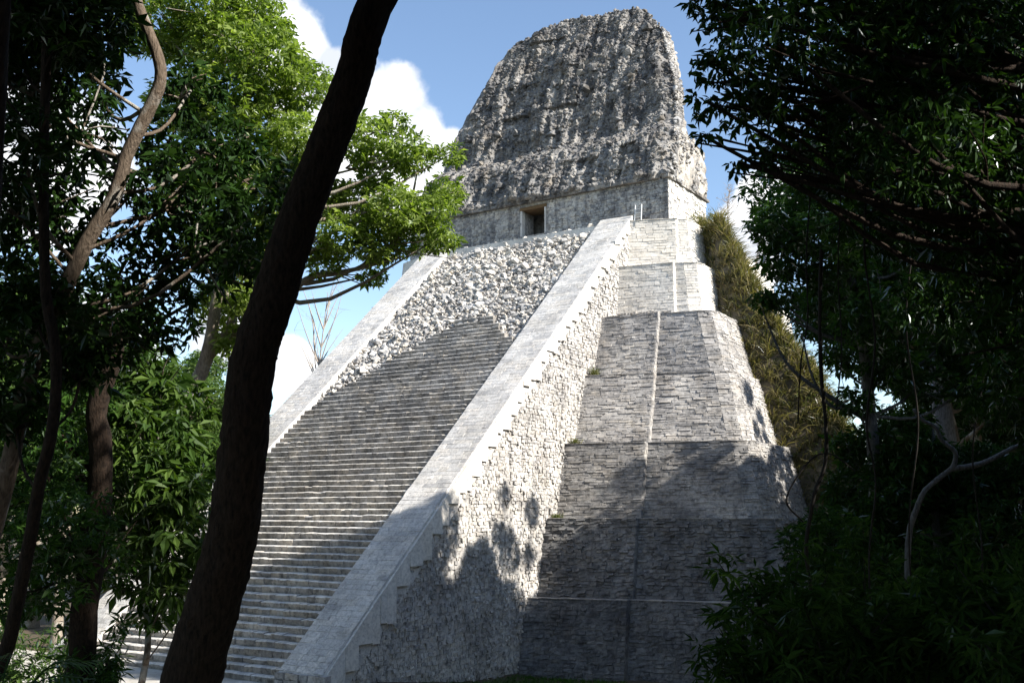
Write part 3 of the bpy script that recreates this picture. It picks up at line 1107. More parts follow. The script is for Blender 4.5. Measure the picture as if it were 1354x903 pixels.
# --- a little ladder fixed beside the stair head
lad = empty('ladder', (XO + .75, 39.2, 35.7))
tag(lad, 'short white ladder rails standing on the top terrace beside the shrine', 'ladder')
for dx in (-.32, .32):
    mb = MB()
    tube(mb, [(dx, 0, -.1), (dx, .12, .7), (dx, .2, 1.45)], .05, 6)
    mb.build('rail', M['painted'], lad)
for z_ in (.25, .65, 1.05):
    mb = MB()
    tube(mb, [(-.32, .05 + z_ * .1, z_), (.32, .05 + z_ * .1, z_)], .028, 6)
    mb.build('rung', M['painted'], lad)

# ------------------------------------------------------------------ the unrestored east flank
MX = [13, 18.2, 19.6, 21.6, 23.6, 25.9, 28.2, 29.9, 32.5, 36, 42, 52]
MZ = [35.6, 35.4, 32.4, 27.4, 23.7, 20.8, 16.2, 11.2, 7.5, 3.5, -.5, -2.5]


def mound_z(x, y):
    base = np.interp(x + .42 * (y - 45), MX, MZ)
    front = sst((y - (38.2 + np.interp(x, [14, 17, 19, 22, 30], [4.2, 2.6, .8, -.2, .8]))) / 4.0)
    return base * front + (1 - front) * -3 + 1.3 * vnoise(x, y, 3.0, 81) + .7 * vnoise(x, y, 1.1, 82)


xs, ys = np.linspace(11, 52, 70), np.linspace(37, 86, 60)
X, Y = np.meshgrid(xs, ys)
mb = MB()
i = np.arange(59)[:, None] * 70 + np.arange(69)[None]
mb.add(np.stack([X, Y, mound_z(X, Y)], -1).reshape(-1, 3), np.stack([i, i + 1, i + 71, i + 70], -1).reshape(-1, 4))
o = mb.build('hill', M['mound'])
o['kind'] = 'structure'

# ------------------------------------------------------------------ plants: leaf machinery


def rosettes(mb, P0, size, nl=6, droop=(.1, .7), width=.36, tilt=.6, up=(0, 0, 1), fold=.18):
    """sprays of pointed leaves round each point; size = leaf length per spray"""
    P0 = np.asarray(P0, float)
    n = len(P0)
    if n == 0:
        return
    size = np.broadcast_to(np.asarray(size, float), (n,))
    ax = np.asarray(up, float) + RNG.normal(0, tilt, (n, 3))
    ax /= np.linalg.norm(ax, axis=1)[:, None]
    ref = RNG.normal(0, 1, (n, 3))
    e1 = np.cross(ax, ref)
    e1 /= np.linalg.norm(e1, axis=1)[:, None]
    e2 = np.cross(ax, e1)
    th = (np.arange(nl)[None] * 2 * np.pi / nl) + RNG.uniform(-.35, .35, (n, nl))
    dr = RNG.uniform(droop[0], droop[1], (n, nl))
    rad = e1[:, None] * np.cos(th)[..., None] + e2[:, None] * np.sin(th)[..., None]
    ld = rad * np.cos(dr)[..., None] - ax[:, None] * np.sin(dr)[..., None]
    side = np.cross(ld, ax[:, None] + RNG.normal(0, .3, (n, nl, 3)))
    side /= np.linalg.norm(side, axis=-1)[..., None] + 1e-9
    nr = np.cross(side, ld)
    L = size[:, None] * RNG.uniform(.65, 1.2, (n, nl))
    w = (L * width * RNG.uniform(.8, 1.2, (n, nl)))[..., None] * .5
    L = L[..., None]
    b = P0[:, None] + ld * L * .12 + RNG.normal(0, .12, (n, nl, 3)) * size[:, None, None]
    v0 = b
    v1 = b + ld * L * .45 + side * w + nr * w * fold * 2
    v2 = b + ld * L - nr * L * .10
    v3 = b + ld * L * .45 - side * w + nr * w * fold * 2
    V = np.stack([v0, v1, v2, v3], 2).reshape(-1, 3)
    m = n * nl
    t = np.array([[0, 1, 2], [0, 2, 3]])
    T = (np.arange(m)[:, None, None] * 4 + t[None]).reshape(-1, 3)
    rn = np.clip(np.repeat(RNG.random(n), nl) + RNG.normal(0, .12, m), 0, 1)
    mb.add(V, tris=T, rnd=np.repeat(rn, 4))


def clump_points(c, r, n, shell=.55):
    d = RNG.normal(0, 1, (n, 3))
    d /= np.linalg.norm(d, axis=1)[:, None]
    rr = RNG.random(n) ** (1 / 3.0)
    rr = np.where(RNG.random(n) < shell, .7 + .38 * RNG.random(n), rr)
    return np.asarray(c) + d * rr[:, None] * np.asarray(r)


def crown_clumps(c, r, n, cr, lower=-.35):
    """clump centres spread unevenly through an ellipsoid"""
    out = []
    c, r = np.asarray(c, float), np.asarray(r, float)
    tries = 0
    while len(out) < n and tries < n * 60:
        tries += 1
        d = RNG.normal(0, 1, 3)
        d /= np.linalg.norm(d)
        if d[2] < lower:
            continue
        k = RNG.uniform(.45, 1.0)
        p = c + d * r * k
        if all(np.linalg.norm(p - q_) > cr * .75 for q_, _ in out):
            out.append((p, cr * RNG.uniform(.65, 1.3)))
    return out


def limbs_to(mb, trunk_pts, trunk_rad, clumps, start=.45, frac=.45, twigs=3, seg=6):
    """boughs from the trunk out to every clump, with twigs at their ends"""
    n = len(trunk_pts)
    for c, r in clumps:
        lowest = int(n * start)
        cand = np.arange(lowest, n)
        dist = np.linalg.norm(trunk_pts[cand] - c, axis=1) + np.maximum(0, trunk_pts[cand, 2] - c[2] + 1.0) * 2
        i = cand[np.argmin(dist)]
        a = trunk_pts[i]
        mid = a * .5 + np.asarray(c) * .5 + np.array([0, 0, -.12 * np.linalg.norm(c - a)]) + RNG.normal(0, .05 * np.linalg.norm(c - a), 3)
        r0 = min(trunk_rad[i] * .75, trunk_rad[0] * frac * (.25 + .06 * np.linalg.norm(c - a)))
        tube(mb, spline([a, mid, c], 8), np.linspace(r0, .02, 8), seg)
        for _ in range(twigs):
            e = np.asarray(c) + RNG.normal(0, .6, 3) * r
            s0 = a * .25 + np.asarray(c) * .75
            tube(mb, spline([s0, (s0 + e) / 2 + RNG.normal(0, .1, 3) * r, e], 5), np.linspace(max(.018, r0 * .25), .008, 5), 4)


def tree(name, label, trunk, r0, r1, clumps, per, leaf, mat, bark, cat='tree', group=None, nl=6, wid=.36, start=.4, twigs=3, seg=12, extra=None, flare=1.35, droop=(.1, .7), npts=30, tilt=.6, frac=.45):
    base = np.asarray(trunk[0], float)
    root = empty(name, tuple(base))
    tag(root, label, cat, group)
    tp = spline(np.asarray(trunk, float) - base, npts)
    t = np.linspace(0, 1, npts)
    rad = r0 + (r1 - r0) * t
    rad = rad * (1 + (flare - 1) * np.exp(-t * 14))
    mb = MB()
    tube(mb, tp, rad, seg, .035)
    cl = [(np.asarray(c, float) - base, r) for c, r in clumps]
    limbs_to(mb, tp, rad, cl, start, twigs=twigs, frac=frac)
    for pth, ra, rb in (extra or []):
        pp = spline(np.asarray(pth, float) - base, 16)
        tube(mb, pp, np.linspace(ra, rb, 16), 8, .03)
    mb.build('trunk', M[bark], root, smooth=True)
    lf = MB()
    for c, r in cl:
        n = max(6, int(per * r * r))
        rosettes(lf, clump_points(c, (r, r, r * .78), n), leaf * RNG.uniform(.55, 1.35, n), nl, droop, wid, tilt)
    if lf.n:
        lf.build('crown', M[mat], root)
    return root


def copy_tree(o, loc, rz, sc, label=None, group=None):
    r = o.copy()
    COL.objects.link(r)
    r.location = loc
    r.rotation_euler = (0, 0, rz)
    r.scale = (sc,) * 3
    if label:
        r['label'] = label
    if group:
        r['group'] = group
    for ch in o.children:
        c = ch.copy()
        COL.objects.link(c)
        c.parent = r
    return r


def ground_at(px, depth, dz=0.0):
    p = CAM + FH * depth + RT * (px - 677) / FPX * depth
    return np.array([p[0], p[1], float(gz(p[0], p[1])) + dz])


# ------------------------------------------------------------------ foreground trunk
D = 9.0
tp = [at(236, 985, D), at(252, 903, D), at(281, 800, D), at(308, 700, D), at(321, 600, D), at(334, 480, D), at(360, 400, D), at(391, 300, D), at(430, 200, D), at(468, 100, D), at(500, 0, D)]
tp[0][2] = gz(*tp[0][:2]) - .15
top = tp[-1]
tp += [top + [.5, .8, 2.0], top + [.7, 1.3, 4.5], top + [.9, 1.2, 7.5]]
cc = tp[-1]
cl = crown_clumps(cc + [0, 0, 1.5], (5.5, 5.5, 3.0), 22, 1.5)
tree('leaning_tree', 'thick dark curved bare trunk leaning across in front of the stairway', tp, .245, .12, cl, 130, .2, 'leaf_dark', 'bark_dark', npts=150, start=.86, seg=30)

# ------------------------------------------------------------------ the sunlit tree left of the stair
D = 38.0
g0 = ground_at(106, D)
tp = [g0, at(112, 800, D), at(138, 690, D), at(195, 605, D), at(246, 530, D), at(273, 473, D), at(286, 400, D), at(300, 300, D), at(320, 180, D), at(330, 80, D)]
cl = []
for px_, py_, dd, r in [(300, 60, 0, 1.6), (350, 75, -1, 1.6), (395, 110, 1, 1.5), (300, 130, -1, 1.7), (350, 150, 1, 1.7), (400, 190, -1, 1.5), (350, 220, 1, 1.6), (300, 230, -2, 1.6), (420, 260, 1, 1.3), (470, 180, 0, 1.25), (505, 215, 1, 1.3),
                        (545, 205, 0, 1.0), (480, 260, 1, 1.2), (520, 275, -1, 1.3), (565, 280, 0, 1.15), (590, 255, 1, .85), (455, 310, -1, 1.2), (500, 320, 0, 1.2), (545, 310, 1, 1.1), (580, 315, 0, .8), (430, 345, 0, .9), (490, 365, 1, .6),
                        (330, 310, 0, 1.4), (280, 320, 1, 1.5), (330, 390, -1, 1.2), (290, 400, 1, 1.2), (260, 60, 2, 1.6), (240, 140, 2, 1.6), (330, 10, 1, 1.4), (270, 0, 0, 1.6), (250, 240, 2, 1.5), (595, 205, 0, .55), (520, 165, 1, .7),
                        (315, 450, 0, 1.0), (370, 290, 0, 1.2), (200, 30, 1, 1.8), (360, 40, 1, 1.0)]:
    cl.append((at(px_, py_, D + dd), r * .88))
fork = at(273, 473, D)
extra = [([fork, at(330, 425, D), at(405, 370, D), at(440, 362, D), at(475, 355, D), at(530, 340, D)], .19, .05),
         ([at(475, 355, D), at(530, 310, D), at(545, 260, D), at(552, 225, D)], .08, .03),
         ([fork, at(300, 440, D), at(310, 415, D), at(345, 340, D)], .22, .1)]
tree('broadleaf_tree', 'sunlit broadleaf tree with forked trunk and bright green boughs reaching the shrine', tp, .42, .12, cl, 165, .27, 'leaf_lit', 'bark_pale', extra=extra, start=.72, nl=7, wid=.40, twigs=4)

# ------------------------------------------------------------------ dark trees of the near left
D = 13.0
tp = [ground_at(-40, D), at(-15, 720, D), at(12, 620, D), at(40, 490, D), at(85, 385, D), at(115, 320, D), at(150, 262, D), at(168, 205, D), at(195, 150, D), at(212, 108, D), at(207, 70, D), at(180, 0, D), at(172, -60, D), at(168, -160, D)]
cl = []
for px_, py_, dd, r in [(60, 40, 0, .75), (255, 115, 1, .5), (285, 185, 1, .6), (335, 235, 1, .6), (250, 250, .5, .75), (320, 300, 0, .7), (190, 235, 1, .6), (90, 160, 1, .75), (30, 200, -1, .8), (250, 330, 1, .8),
                        (170, 340, 1, .7), (70, 270, 1, .7), (30, 320, 1, .8), (200, 410, 1, .7), (120, 420, 0, .75), (50, 440, 0, .8), (330, 345, 2, .5), (0, 100, 0, .8), (0, 440, 1, .7), (0, 260, 0, .8), (120, 110, 2, .6), (235, 185, 2, .6)]:
    cl.append((at(px_, py_, D + dd), r))
cl += crown_clumps(at(100, -330, D), (4.0, 4.0, 1.6), 14, 1.2)
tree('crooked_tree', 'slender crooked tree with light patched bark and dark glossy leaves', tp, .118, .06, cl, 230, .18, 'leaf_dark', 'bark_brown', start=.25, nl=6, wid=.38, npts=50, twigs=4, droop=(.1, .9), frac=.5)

D = 12.0
tp = [ground_at(-30, D), at(0, 880, D), at(22, 800, D), at(42, 700, D), at(52, 640, D), at(70, 560, D), at(74, 470, D), at(60, 380, D), at(58, 200, D), at(62, 40, D), at(60, -120, D)]
cl = [(at(a, b, D + c), r) for a, b, c, r in [(20, 60, 1, .7), (100, 20, 0, .7), (60, -40, 0, .9), (40, 380, 1, .5), (110, 480, 1, .4), (20, 540, 1, .45)]]
cl += crown_clumps(at(0, -300, D), (3.5, 3.5, 1.5), 12, 1.1)
tree('slim_tree', 'thin straight black trunk rising beside the crooked tree', tp, .085, .05, cl, 480, .18, 'leaf_dark', 'bark_dark', start=.3, npts=40)

D = 6.0
tp = [ground_at(-70, D), at(-40, 620, D), at(-20, 300, D), at(-8, 100, D), at(0, -60, D), at(8, -300, D)]
cl = crown_clumps(at(0, -460, D), (3, 3, 1.5), 10, 1.0)
tree('edge_tree', 'dark brown trunk sliver showing before the highest dark leaves', tp, .09, .06, cl, 300, .18, 'leaf_dark', 'bark_dark', start=.8)

D = 17.0
tp = [ground_at(92, D, -.3), at(103, 903, D), at(112, 800, D), at(128, 700, D), at(134, 600, D), at(128, 540, D), at(150, 470, D), at(152, 420, D)]
cl = [(at(a, b, D + c), r) for a, b, c, r in [(60, 620, 0, .8), (90, 700, -1, .8), (40, 720, 0, .8), (70, 770, -1, .6), (20, 650, 1, .9), (150, 430, 1, .9), (110, 520, 1, .6), (60, 540, 0, .7), (10, 560, 1, .7), (30, 790, 0, .5), (150, 740, 1, .4)]]
tree('ivy_tree', 'stout dark trunk at the plaza edge wrapped in small leaves', tp, .25, .14, cl, 330, .17, 'leaf_mid', 'bark_dark', start=.35)

# the bright green sapling between the dark trunks
D = 20.0
tp = [ground_at(190, D), at(195, 860, D), at(190, 760, D), at(200, 660, D), at(195, 570, D), at(190, 500, D)]
cl = [(at(a, b, D + c), r) for a, b, c, r in [(170, 500, 0, .7), (215, 515, 0, .7), (150, 545, -1, .6), (255, 545, 1, .5), (190, 570, -1, .8), (240, 600, 0, .8), (140, 620, 0, .7), (200, 640, -1, .8), (255, 660, 0, .65), (160, 690, 0, .7), (220, 710, -1, .75),
                                                 (255, 730, 0, .5), (180, 760, 0, .6), (225, 780, -1, .5), (200, 810, 0, .35), (245, 800, 1, .3), (120, 575, 1, .5), (195, 465, 0, .45)]]
tree('sapling_tree', 'bright green bushy sapling with drooping star shaped leaf sprays', tp, .07, .025, cl, 170, .30, 'leaf_sap', 'bark_brown', start=.15, nl=7, wid=.34, droop=(.2, .9), tilt=.35)

# ------------------------------------------------------------------ forest tree kinds (one of each, then copies)


def forest_proto(name, label, h, spread, nclump, cr, per, leaf, mat, bark, group, lean=0.0, nl=6, bole=.45):
    base = np.zeros(3)
    tp = [base, (lean * .3, .1, h * .25), (lean * .6 + .3, -.2, h * .5), (lean, .2, h * .72), (lean * 1.2, 0, h * .93)]
    c = (lean * 1.1, 0, h * (bole + 1) / 2 + h * .02)
    cl = crown_clumps(c, (spread, spread, h * (1 - bole) / 2), nclump, cr, -.75)
    return tree(name, label, tp, h * .016 + .05, .07, cl, per, leaf, mat, bark, cat='tree', group=group, start=.35, twigs=2, seg=10, nl=nl, npts=18)


G1 = 'forest trees beyond the dark right undergrowth'
pA = forest_proto('forest_tree', 'tall dark forest tree right of the pyramid shading its lower terraces', 31, 5.6, 34, 1.9, 105, .36, 'leaf_mid', 'bark_grey', G1)
pB = forest_proto('leaning_forest_tree', 'leaning brown barked forest tree among the tall trees right of the pyramid', 28, 5.0, 30, 1.8, 110, .34, 'leaf_dark', 'bark_brown', G1, lean=2.0, bole=.35)
pC = forest_proto('understory_tree', 'low leafy tree filling the forest beneath taller trunks', 11, 3.4, 26, 1.25, 190, .28, 'leaf_dark', 'bark_grey', 'understory trees in the right forest', bole=.18)
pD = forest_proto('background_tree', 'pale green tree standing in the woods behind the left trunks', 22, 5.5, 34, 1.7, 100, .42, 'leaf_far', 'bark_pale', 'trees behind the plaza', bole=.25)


def put(proto, spots, fmt=None, label=None, group=None, first=True):
    for k, (x, y, sc) in enumerate(spots):
        z = float(gz(x, y)) - .15
        rz = (k * 2.1 + x * .37) % 6.28
        if k == 0 and first:
            proto.location = (x, y, z)
            proto.rotation_euler = (0, 0, rz)
            proto.scale = (sc,) * 3
        else:
            copy_tree(proto, (x, y, z), rz, sc, label, group)


put(pA, [(43.5, 6, 1.16), (47.5, 17, 1.05), (46, 30, 1.0), (41, 41, .8), (54, 10, 1.1), (56, 26, 1.05), (52, 44, 1.0), (50, -2, .95)])
put(pB, [(44, 12, 1.2), (42, 22, 1.12), (41, 33, .85), (50, 6, 1.1), (51, 34, 1.0), (60, 16, 1.1), (62, 34, 1.0), (58, 0, 1.05), (44.5, 50, .9)])
put(pC, [(42, 2, 1.0), (45, -4, 1.05), (40.5, 14, .95), (44, 22, 1.1), (47.5, 2, 1.1), (48, -10, .9), (39, 26, .95), (38, 38, .9), (46.5, -14, .85), (50, -8, 1.0), (51, 12, 1.2), (48, 26, 1.2), (36.5, 46, .8)])
# left woods
put(pD, [(-19, -9, 1.0), (-16, 3, .95), (-22, -18, 1.1), (-22, 2, 1.2), (-30, 10, 1.2), (-14, 14, .9), (-26, -8, 1.1), (-30, -20, 1.1), (-36, -2, 1.3), (-44, 16, 1.3), (-38, 30, 1.2)])
# the wood goes on unseen behind and beside the camera, added for its shade
GO = 'unseen forest trees added to shade the rise and plaza'
LO = 'unseen tall forest tree added to shade the wooded rise and plaza'
put(pA, [(60, -38, .78), (70, -36, .9), (66, -46, .85), (58, -52, .8), (74, -42, .9), (45, -56, .8), (66, -12, 1.0), (82, -36, .9), (79, -24, .95)], label=LO, group=GO, first=False)
put(pB, [(64, -39, .85), (57, -37, .72), (70, -38, .9), (60, -46, .85), (72, -20, 1.0), (38, -58, .8), (56.5, -42.5, .7), (76, -33, .95)], label=LO, group=GO, first=False)

put(pA, [(30, -38, 1.0), (18, -34, 1.05), (4, -33, 1.1), (-10, -36, 1.1), (24, -46, 1.0), (10, -44, 1.1), (-24, -34, 1.1), (-4, -48, 1.1), (36, -48, .95)], label=LO, group=GO, first=False)  # added out of view to cut skylight on the pyramid's front
put(pB, [(24, -36, 1.05), (11, -36, 1.1), (-3, -38, 1.1), (-17, -32, 1.1), (31, -44, 1.0), (16, -42, 1.1), (2, -42, 1.1), (-32, -28, 1.1), (37, -44, .9)], label=LO, group=GO, first=False)
put(pC, [(58.5, -36, .9), (60, -41, 1.0), (57, -30, .85), (57.5, -47, .8), (50, -51, .9), (61, -34, 1.1), (55.5, -24, 1.0), (54, -17, 1.1), (46, -50, .9), (63, -44, 1.2), (58, -29, 1.0), (56.5, -20, 1.0)],
    label='unseen low leafy tree added to shade the wooded rise', group='unseen understory trees added to shade the wooded rise', first=False)

pS = forest_proto('emergent_tree', 'very tall sparse crowned tree rising above the forest right of the pyramid', 38, 6.5, 42, .75, 90, .4, 'leaf_mid', 'bark_grey', 'emergent trees above the right forest', bole=.5)
put(pS, [(47, 21, 1.03), (44.5, 38, .95), (46, 30, .93)])

# distant trees beyond the left flank of the stair
GD = 'small trees on the skyline beyond the stair'
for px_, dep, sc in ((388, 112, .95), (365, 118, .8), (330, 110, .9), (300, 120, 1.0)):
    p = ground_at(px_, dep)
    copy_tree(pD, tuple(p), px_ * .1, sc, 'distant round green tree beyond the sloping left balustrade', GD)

# leafless saplings


def bare_tree(label, base, h, n=26, r=.12, spread=.3, name='bare_tree', group=None, up=(.5, 1.3), low=.35):
    root = empty(name, tuple(base))
    tag(root, label, 'tree', group)
    mb = MB()
    tp = spline([(0, 0, 0), (.1 * h * spread, 0, h * .35), (-.06 * h * spread, .1, h * .7), (.1 * h * spread, 0, h)], 16)
    tube(mb, tp, np.linspace(r, .03, 16), 7)
    if low > .5:                          # this one forks
        fk = spline([tp[11], tp[11] + [-.9, .2, h * .06], tp[11] + [-1.3, .3, h * .14], tp[11] + [-2.2, .4, h * .22]], 10)
        tube(mb, fk, np.linspace(r * .5, .04, 10), 6)
    mb.build('trunk', M['twig'], root)
    tw = MB()
    for k in range(n):
        t = RNG.uniform(low, .97)
        i = int(t * 15)
        a = tp[i]
        an = RNG.uniform(0, 6.28)
        L = h * spread * RNG.uniform(.4, 1.0) * (1.25 - t)
        e = a + np.array([math.cos(an) * L, math.sin(an) * L, L * RNG.uniform(*up)])
        m = (a + e) / 2 + RNG.normal(0, .1 * L, 3)
        br = spline([a, m, e], 7)
        tube(tw, br, np.linspace(r * .35, .012, 7), 5)
        for _ in range(5):
            s0 = br[RNG.integers(2, 7)]
            e2 = s0 + RNG.normal(0, .35, 3) * L + [0, 0, .2 * L]
            tube(tw, [s0, (s0 + e2) / 2 + RNG.normal(0, .05 * L, 3), e2], [.014, .010, .006], 4)
    tw.build('branches', M['twig'], root)


bare_tree('leafless pale tree against the sky beyond the left balustrade', ground_at(422, 100), 31, 16, .24, .2, up=(1.6, 3.2), low=.6)
bare_tree('wispy leafless shrub on top of the overgrown flank', (16.5, 52, 32.5), 9, 34, .07, .34, 'bare_shrub')
bare_tree('thin leafless sapling lower on the overgrown flank', (19.5, 51, 26.0), 9, 30, .07, .36, 'bare_sapling')

# scrub and dry grass on the flank
gr = MB()


def blades(mb, P0, L, width, lean=.5, nb=8, bend=.3):
    P0 = np.repeat(np.asarray(P0, float), nb, 0)
    n = len(P0)
    L = np.repeat(np.broadcast_to(np.asarray(L, float), (n // nb,)), nb) * RNG.uniform(.5, 1.2, n)
    d = np.stack([RNG.normal(0, lean, n), RNG.normal(0, lean, n), np.ones(n)], 1)
    d /= np.linalg.norm(d, axis=1)[:, None]
    s = np.cross(d, RNG.normal(0, 1, (n, 3)))
    s /= np.linalg.norm(s, axis=1)[:, None]
    sag = np.stack([d[:, 0], d[:, 1], -np.full(n, .5)], 1)
    b = P0 + RNG.normal(0, .12, (n, 3)) * [1, 1, 0]
    m = b + d * (L * .55)[:, None]
    t = b + d * L[:, None] + sag * (L * bend)[:, None]
    w = (width * RNG.uniform(.6, 1.3, n))[:, None]
    V = np.stack([b - s * w * .5, b + s * w * .5, m + s * w * .4, m - s * w * .4, t], 1).reshape(-1, 3)
    k = np.arange(n)[:, None] * 5
    rn = np.repeat(np.clip(np.repeat(RNG.random(n // nb), nb) + RNG.normal(0, .15, n), 0, 1), 5)
    mb.add(V, (k + np.array([[0, 1, 2, 3]])), (k + np.array([[3, 2, 4]])), rnd=rn)


n = 14000
px_, py_ = RNG.uniform(14, 36, n), 37.8 + 20 * RNG.random(n) ** 1.6
blades(gr, np.stack([px_, py_, mound_z(px_, py_) - .05], 1), RNG.uniform(.6, 1.9, n), .085, .6, 9, .4)
gr.build('dry_grass', M['dry'], kind='stuff')
tag(bpy.data.objects['dry_grass'], 'tangled straw coloured dry grass on the overgrown flank of the pyramid', 'grass')
sb = MB()
n = 3200
px_, py_ = RNG.uniform(15, 36, n), RNG.uniform(39, 58, n)
ok = vnoise(px_, py_, 4.0, 91) > .02
P0 = np.stack([px_, py_, mound_z(px_, py_) + RNG.uniform(.2, 1.5, n)], 1)[ok]
for k in range(4):
    rosettes(sb, P0 + RNG.normal(0, .45, P0.shape), .34, 6, (.1, .9), .3, .8)
sb.build('scrub', M['scrub'], kind='stuff')
tag(bpy.data.objects['scrub'], 'olive green scrub growing in patches through the dry grass of the flank', 'scrub')

# an agave-like plant high on the flank
ag = empty('agave_plant', (16.6, 46.5, float(mound_z(np.array([16.6]), np.array([46.5]))[0]) - .1))
tag(ag, 'spiky brown green agave plant high on the overgrown flank', 'plant')
mb = MB()
for k in range(34):
    a, el = k * 2.4, .25 + 1.15 * (k / 34.0)
    L = RNG.uniform(1.2, 2.0)
    d = np.array([math.cos(a) * math.cos(el), math.sin(a) * math.cos(el), math.sin(el)])
    s = np.array([-math.sin(a), math.cos(a), 0]) * .09
    p1, p2 = d * L * .5, d * L + np.array([0, 0, -.15 * L])
    mb.add([s * .6, -s * .6, p1 - s, p1 + s, p2], [[0, 1, 2, 3]], [[3, 2, 4]], rnd=RNG.random())
mb.build('leaves', M['scrub'], ag)
mb = MB()
tube(mb, [(0, 0, -.2), (.02, 0, .25)], [.25, .14], 8)
mb.build('stem', M['dry'], ag)

# grass along the foot of the lowest terrace
gg = MB()
n = 2600
gx, gy = RNG.uniform(12.2, 30, n), RNG.uniform(11, 21, n)
ok = gy < 19.4 + .24 * (gx - 12)
gx, gy = gx[ok], gy[ok]
blades(gg, np.stack([gx, gy, gz(gx, gy) - .03], 1), RNG.uniform(.15, .4, len(gx)), .035, .4, 8, .3)
gg.build('grass', M['grass'], kind='stuff')
tag(bpy.data.objects['grass'], 'short green grass along the foot of the lowest terrace', 'grass')

# weeds rooted in the corner of wall and terraces
for i, (z_, h_) in enumerate(((20.5, .9), (14.75, .55), (9.05, .45), (25.8, .4))):
    k = {20.5: 3, 14.75: 2, 9.05: 1, 25.8: 4}[z_]
    y_ = (TYT[k] + TYB[k + 1]) / 2
    w_ = empty('weed', (XO + .35, y_, z_))
    tag(w_, ['tall pale weed tuft where the stair wall meets the fifth terrace', 'weed tuft where the stair wall meets the fourth terrace', 'small weed tuft where the stair wall meets the third terrace', 'small weed tuft where the stair wall meets the sixth terrace'][i], 'weed')
    mb = MB()
    blades(mb, RNG.normal(0, .14, (14, 3)) * [1, 1, 0], h_, .05, .35, 7, .25)
    mb.build('blades', M['scrub'], w_)

# ------------------------------------------------------------------ right foreground: overhanging dark boughs
D = 12.0
root0 = ground_at(1560, D)
tp = [root0, at(1545, 600, D), at(1500, 300, D), at(1480, 100, D), at(1460, -60, D), at(1440, -250, D)]
cl = []
for px_, py_, dd, r in [(945, 5, 0, .34), (995, 30, 1, .5), (945, 85, 0, .28), (990, 100, 0, .45), (1030, 60, -1, .6), (935, 135, 0, .22), (970, 140, 1, .3), (1010, 150, 0, .45), (1060, 130, 1, .6), (1110, 60, 0, .7), (1160, 120, 1, .7), (1220, 60, 0, .8),
                        (1280, 110, 1, .8), (1340, 60, 0, .8), (1110, 190, 0, .55), (1170, 220, 1, .6), (1040, 195, 1, .3), (1230, 190, -1, .7), (1300, 230, 0, .8), (1350, 180, 1, .7), (1250, 290, 1, .7), (1330, 330, 0, .8), (1190, 300, 2, .6), (1010, -30, 0, .7),
                        (1120, -40, 0, .9), (1230, -40, 0, .9), (1340, -40, 0, .9), (1300, 400, 1, .7), (1350, 440, 0, .7), (1240, 390, 2, .6), (1340, 530, 1, .6), (1015, 215, 0, .16), (975, 215, 0, .12), (930, 180, 0, .10), (1090, 250, 1, .35), (1140, 290, 2, .4)]:
    cl.append((at(px_, py_, D + dd), r))
cl += crown_clumps(at(1450, -330, D), (4, 4, 1.6), 16, 1.2)
extra = [([at(1490, 200, D), at(1350, 90, D), at(1200, 30, D), at(1060, 20, D), at(950, 30, D)], .11, .012),
         ([at(1480, 100, D), at(1300, 180, D + .5), at(1150, 140, D + .5), at(1000, 110, D), at(940, 110, D)], .09, .010),
         ([at(1500, 320, D), at(1380, 260, D + 1), at(1250, 230, D + 1), at(1120, 200, D)], .08, .012)]
tree('overhanging_tree', 'near black boughs of hanging leaves overhanging beside the roof comb', tp, .26, .12, cl, 290, .15, 'leaf_dark', 'bark_dark', start=.3, extra=extra, nl=6, wid=.36, droop=(.3, 1.2), twigs=4, frac=.3)

# the rounded mid-distance tree behind them
D = 27.0
tp = [ground_at(1165, D), at(1160, 800, D), at(1158, 650, D), at(1150, 540, D), at(1140, 450, D), at(1120, 340, D), at(1110, 250, D)]
cl = []
for px_, py_, dd, r in [(1080, 255, 0, .9), (1030, 300, 0, .8), (1095, 310, -1, 1.0), (1150, 270, 0, 1.0), (1045, 345, 0, .75), (1110, 370, 0, .9), (1170, 340, 1, 1.0), (1210, 400, 0, 1.0), (1150, 420, -1, .9), (1085, 410, 1, .5), (1030, 395, 0, .42), (1005, 395, 0, .25),
                        (1170, 480, 0, .8), (1220, 500, 1, .9), (1110, 470, 1, .45), (1260, 440, 1, 1.0), (1130, 530, 0, .5), (1300, 500, 1, 1.0), (1200, 570, 1, .8), (1120, 590, 1, .5), (1160, 200, 0, .9), (1230, 310, 1, .9), (1110, 200, 1, .7)]:
    cl.append((at(px_, py_, D + dd), r))
extra = [([at(1155, 560, D), at(1090, 520, D), at(1040, 480, D), at(1008, 410, D)], .08, .02), ([at(1150, 520, D), at(1105, 540, D), at(1075, 500, D), at(1060, 440, D)], .06, .02)]
tree('rounded_tree', 'rounded dull green tree crown over the scrubby flank of the pyramid', tp, .22, .09, cl, 300, .24, 'leaf_mid', 'bark_grey', start=.35, extra=extra, nl=6, twigs=3)

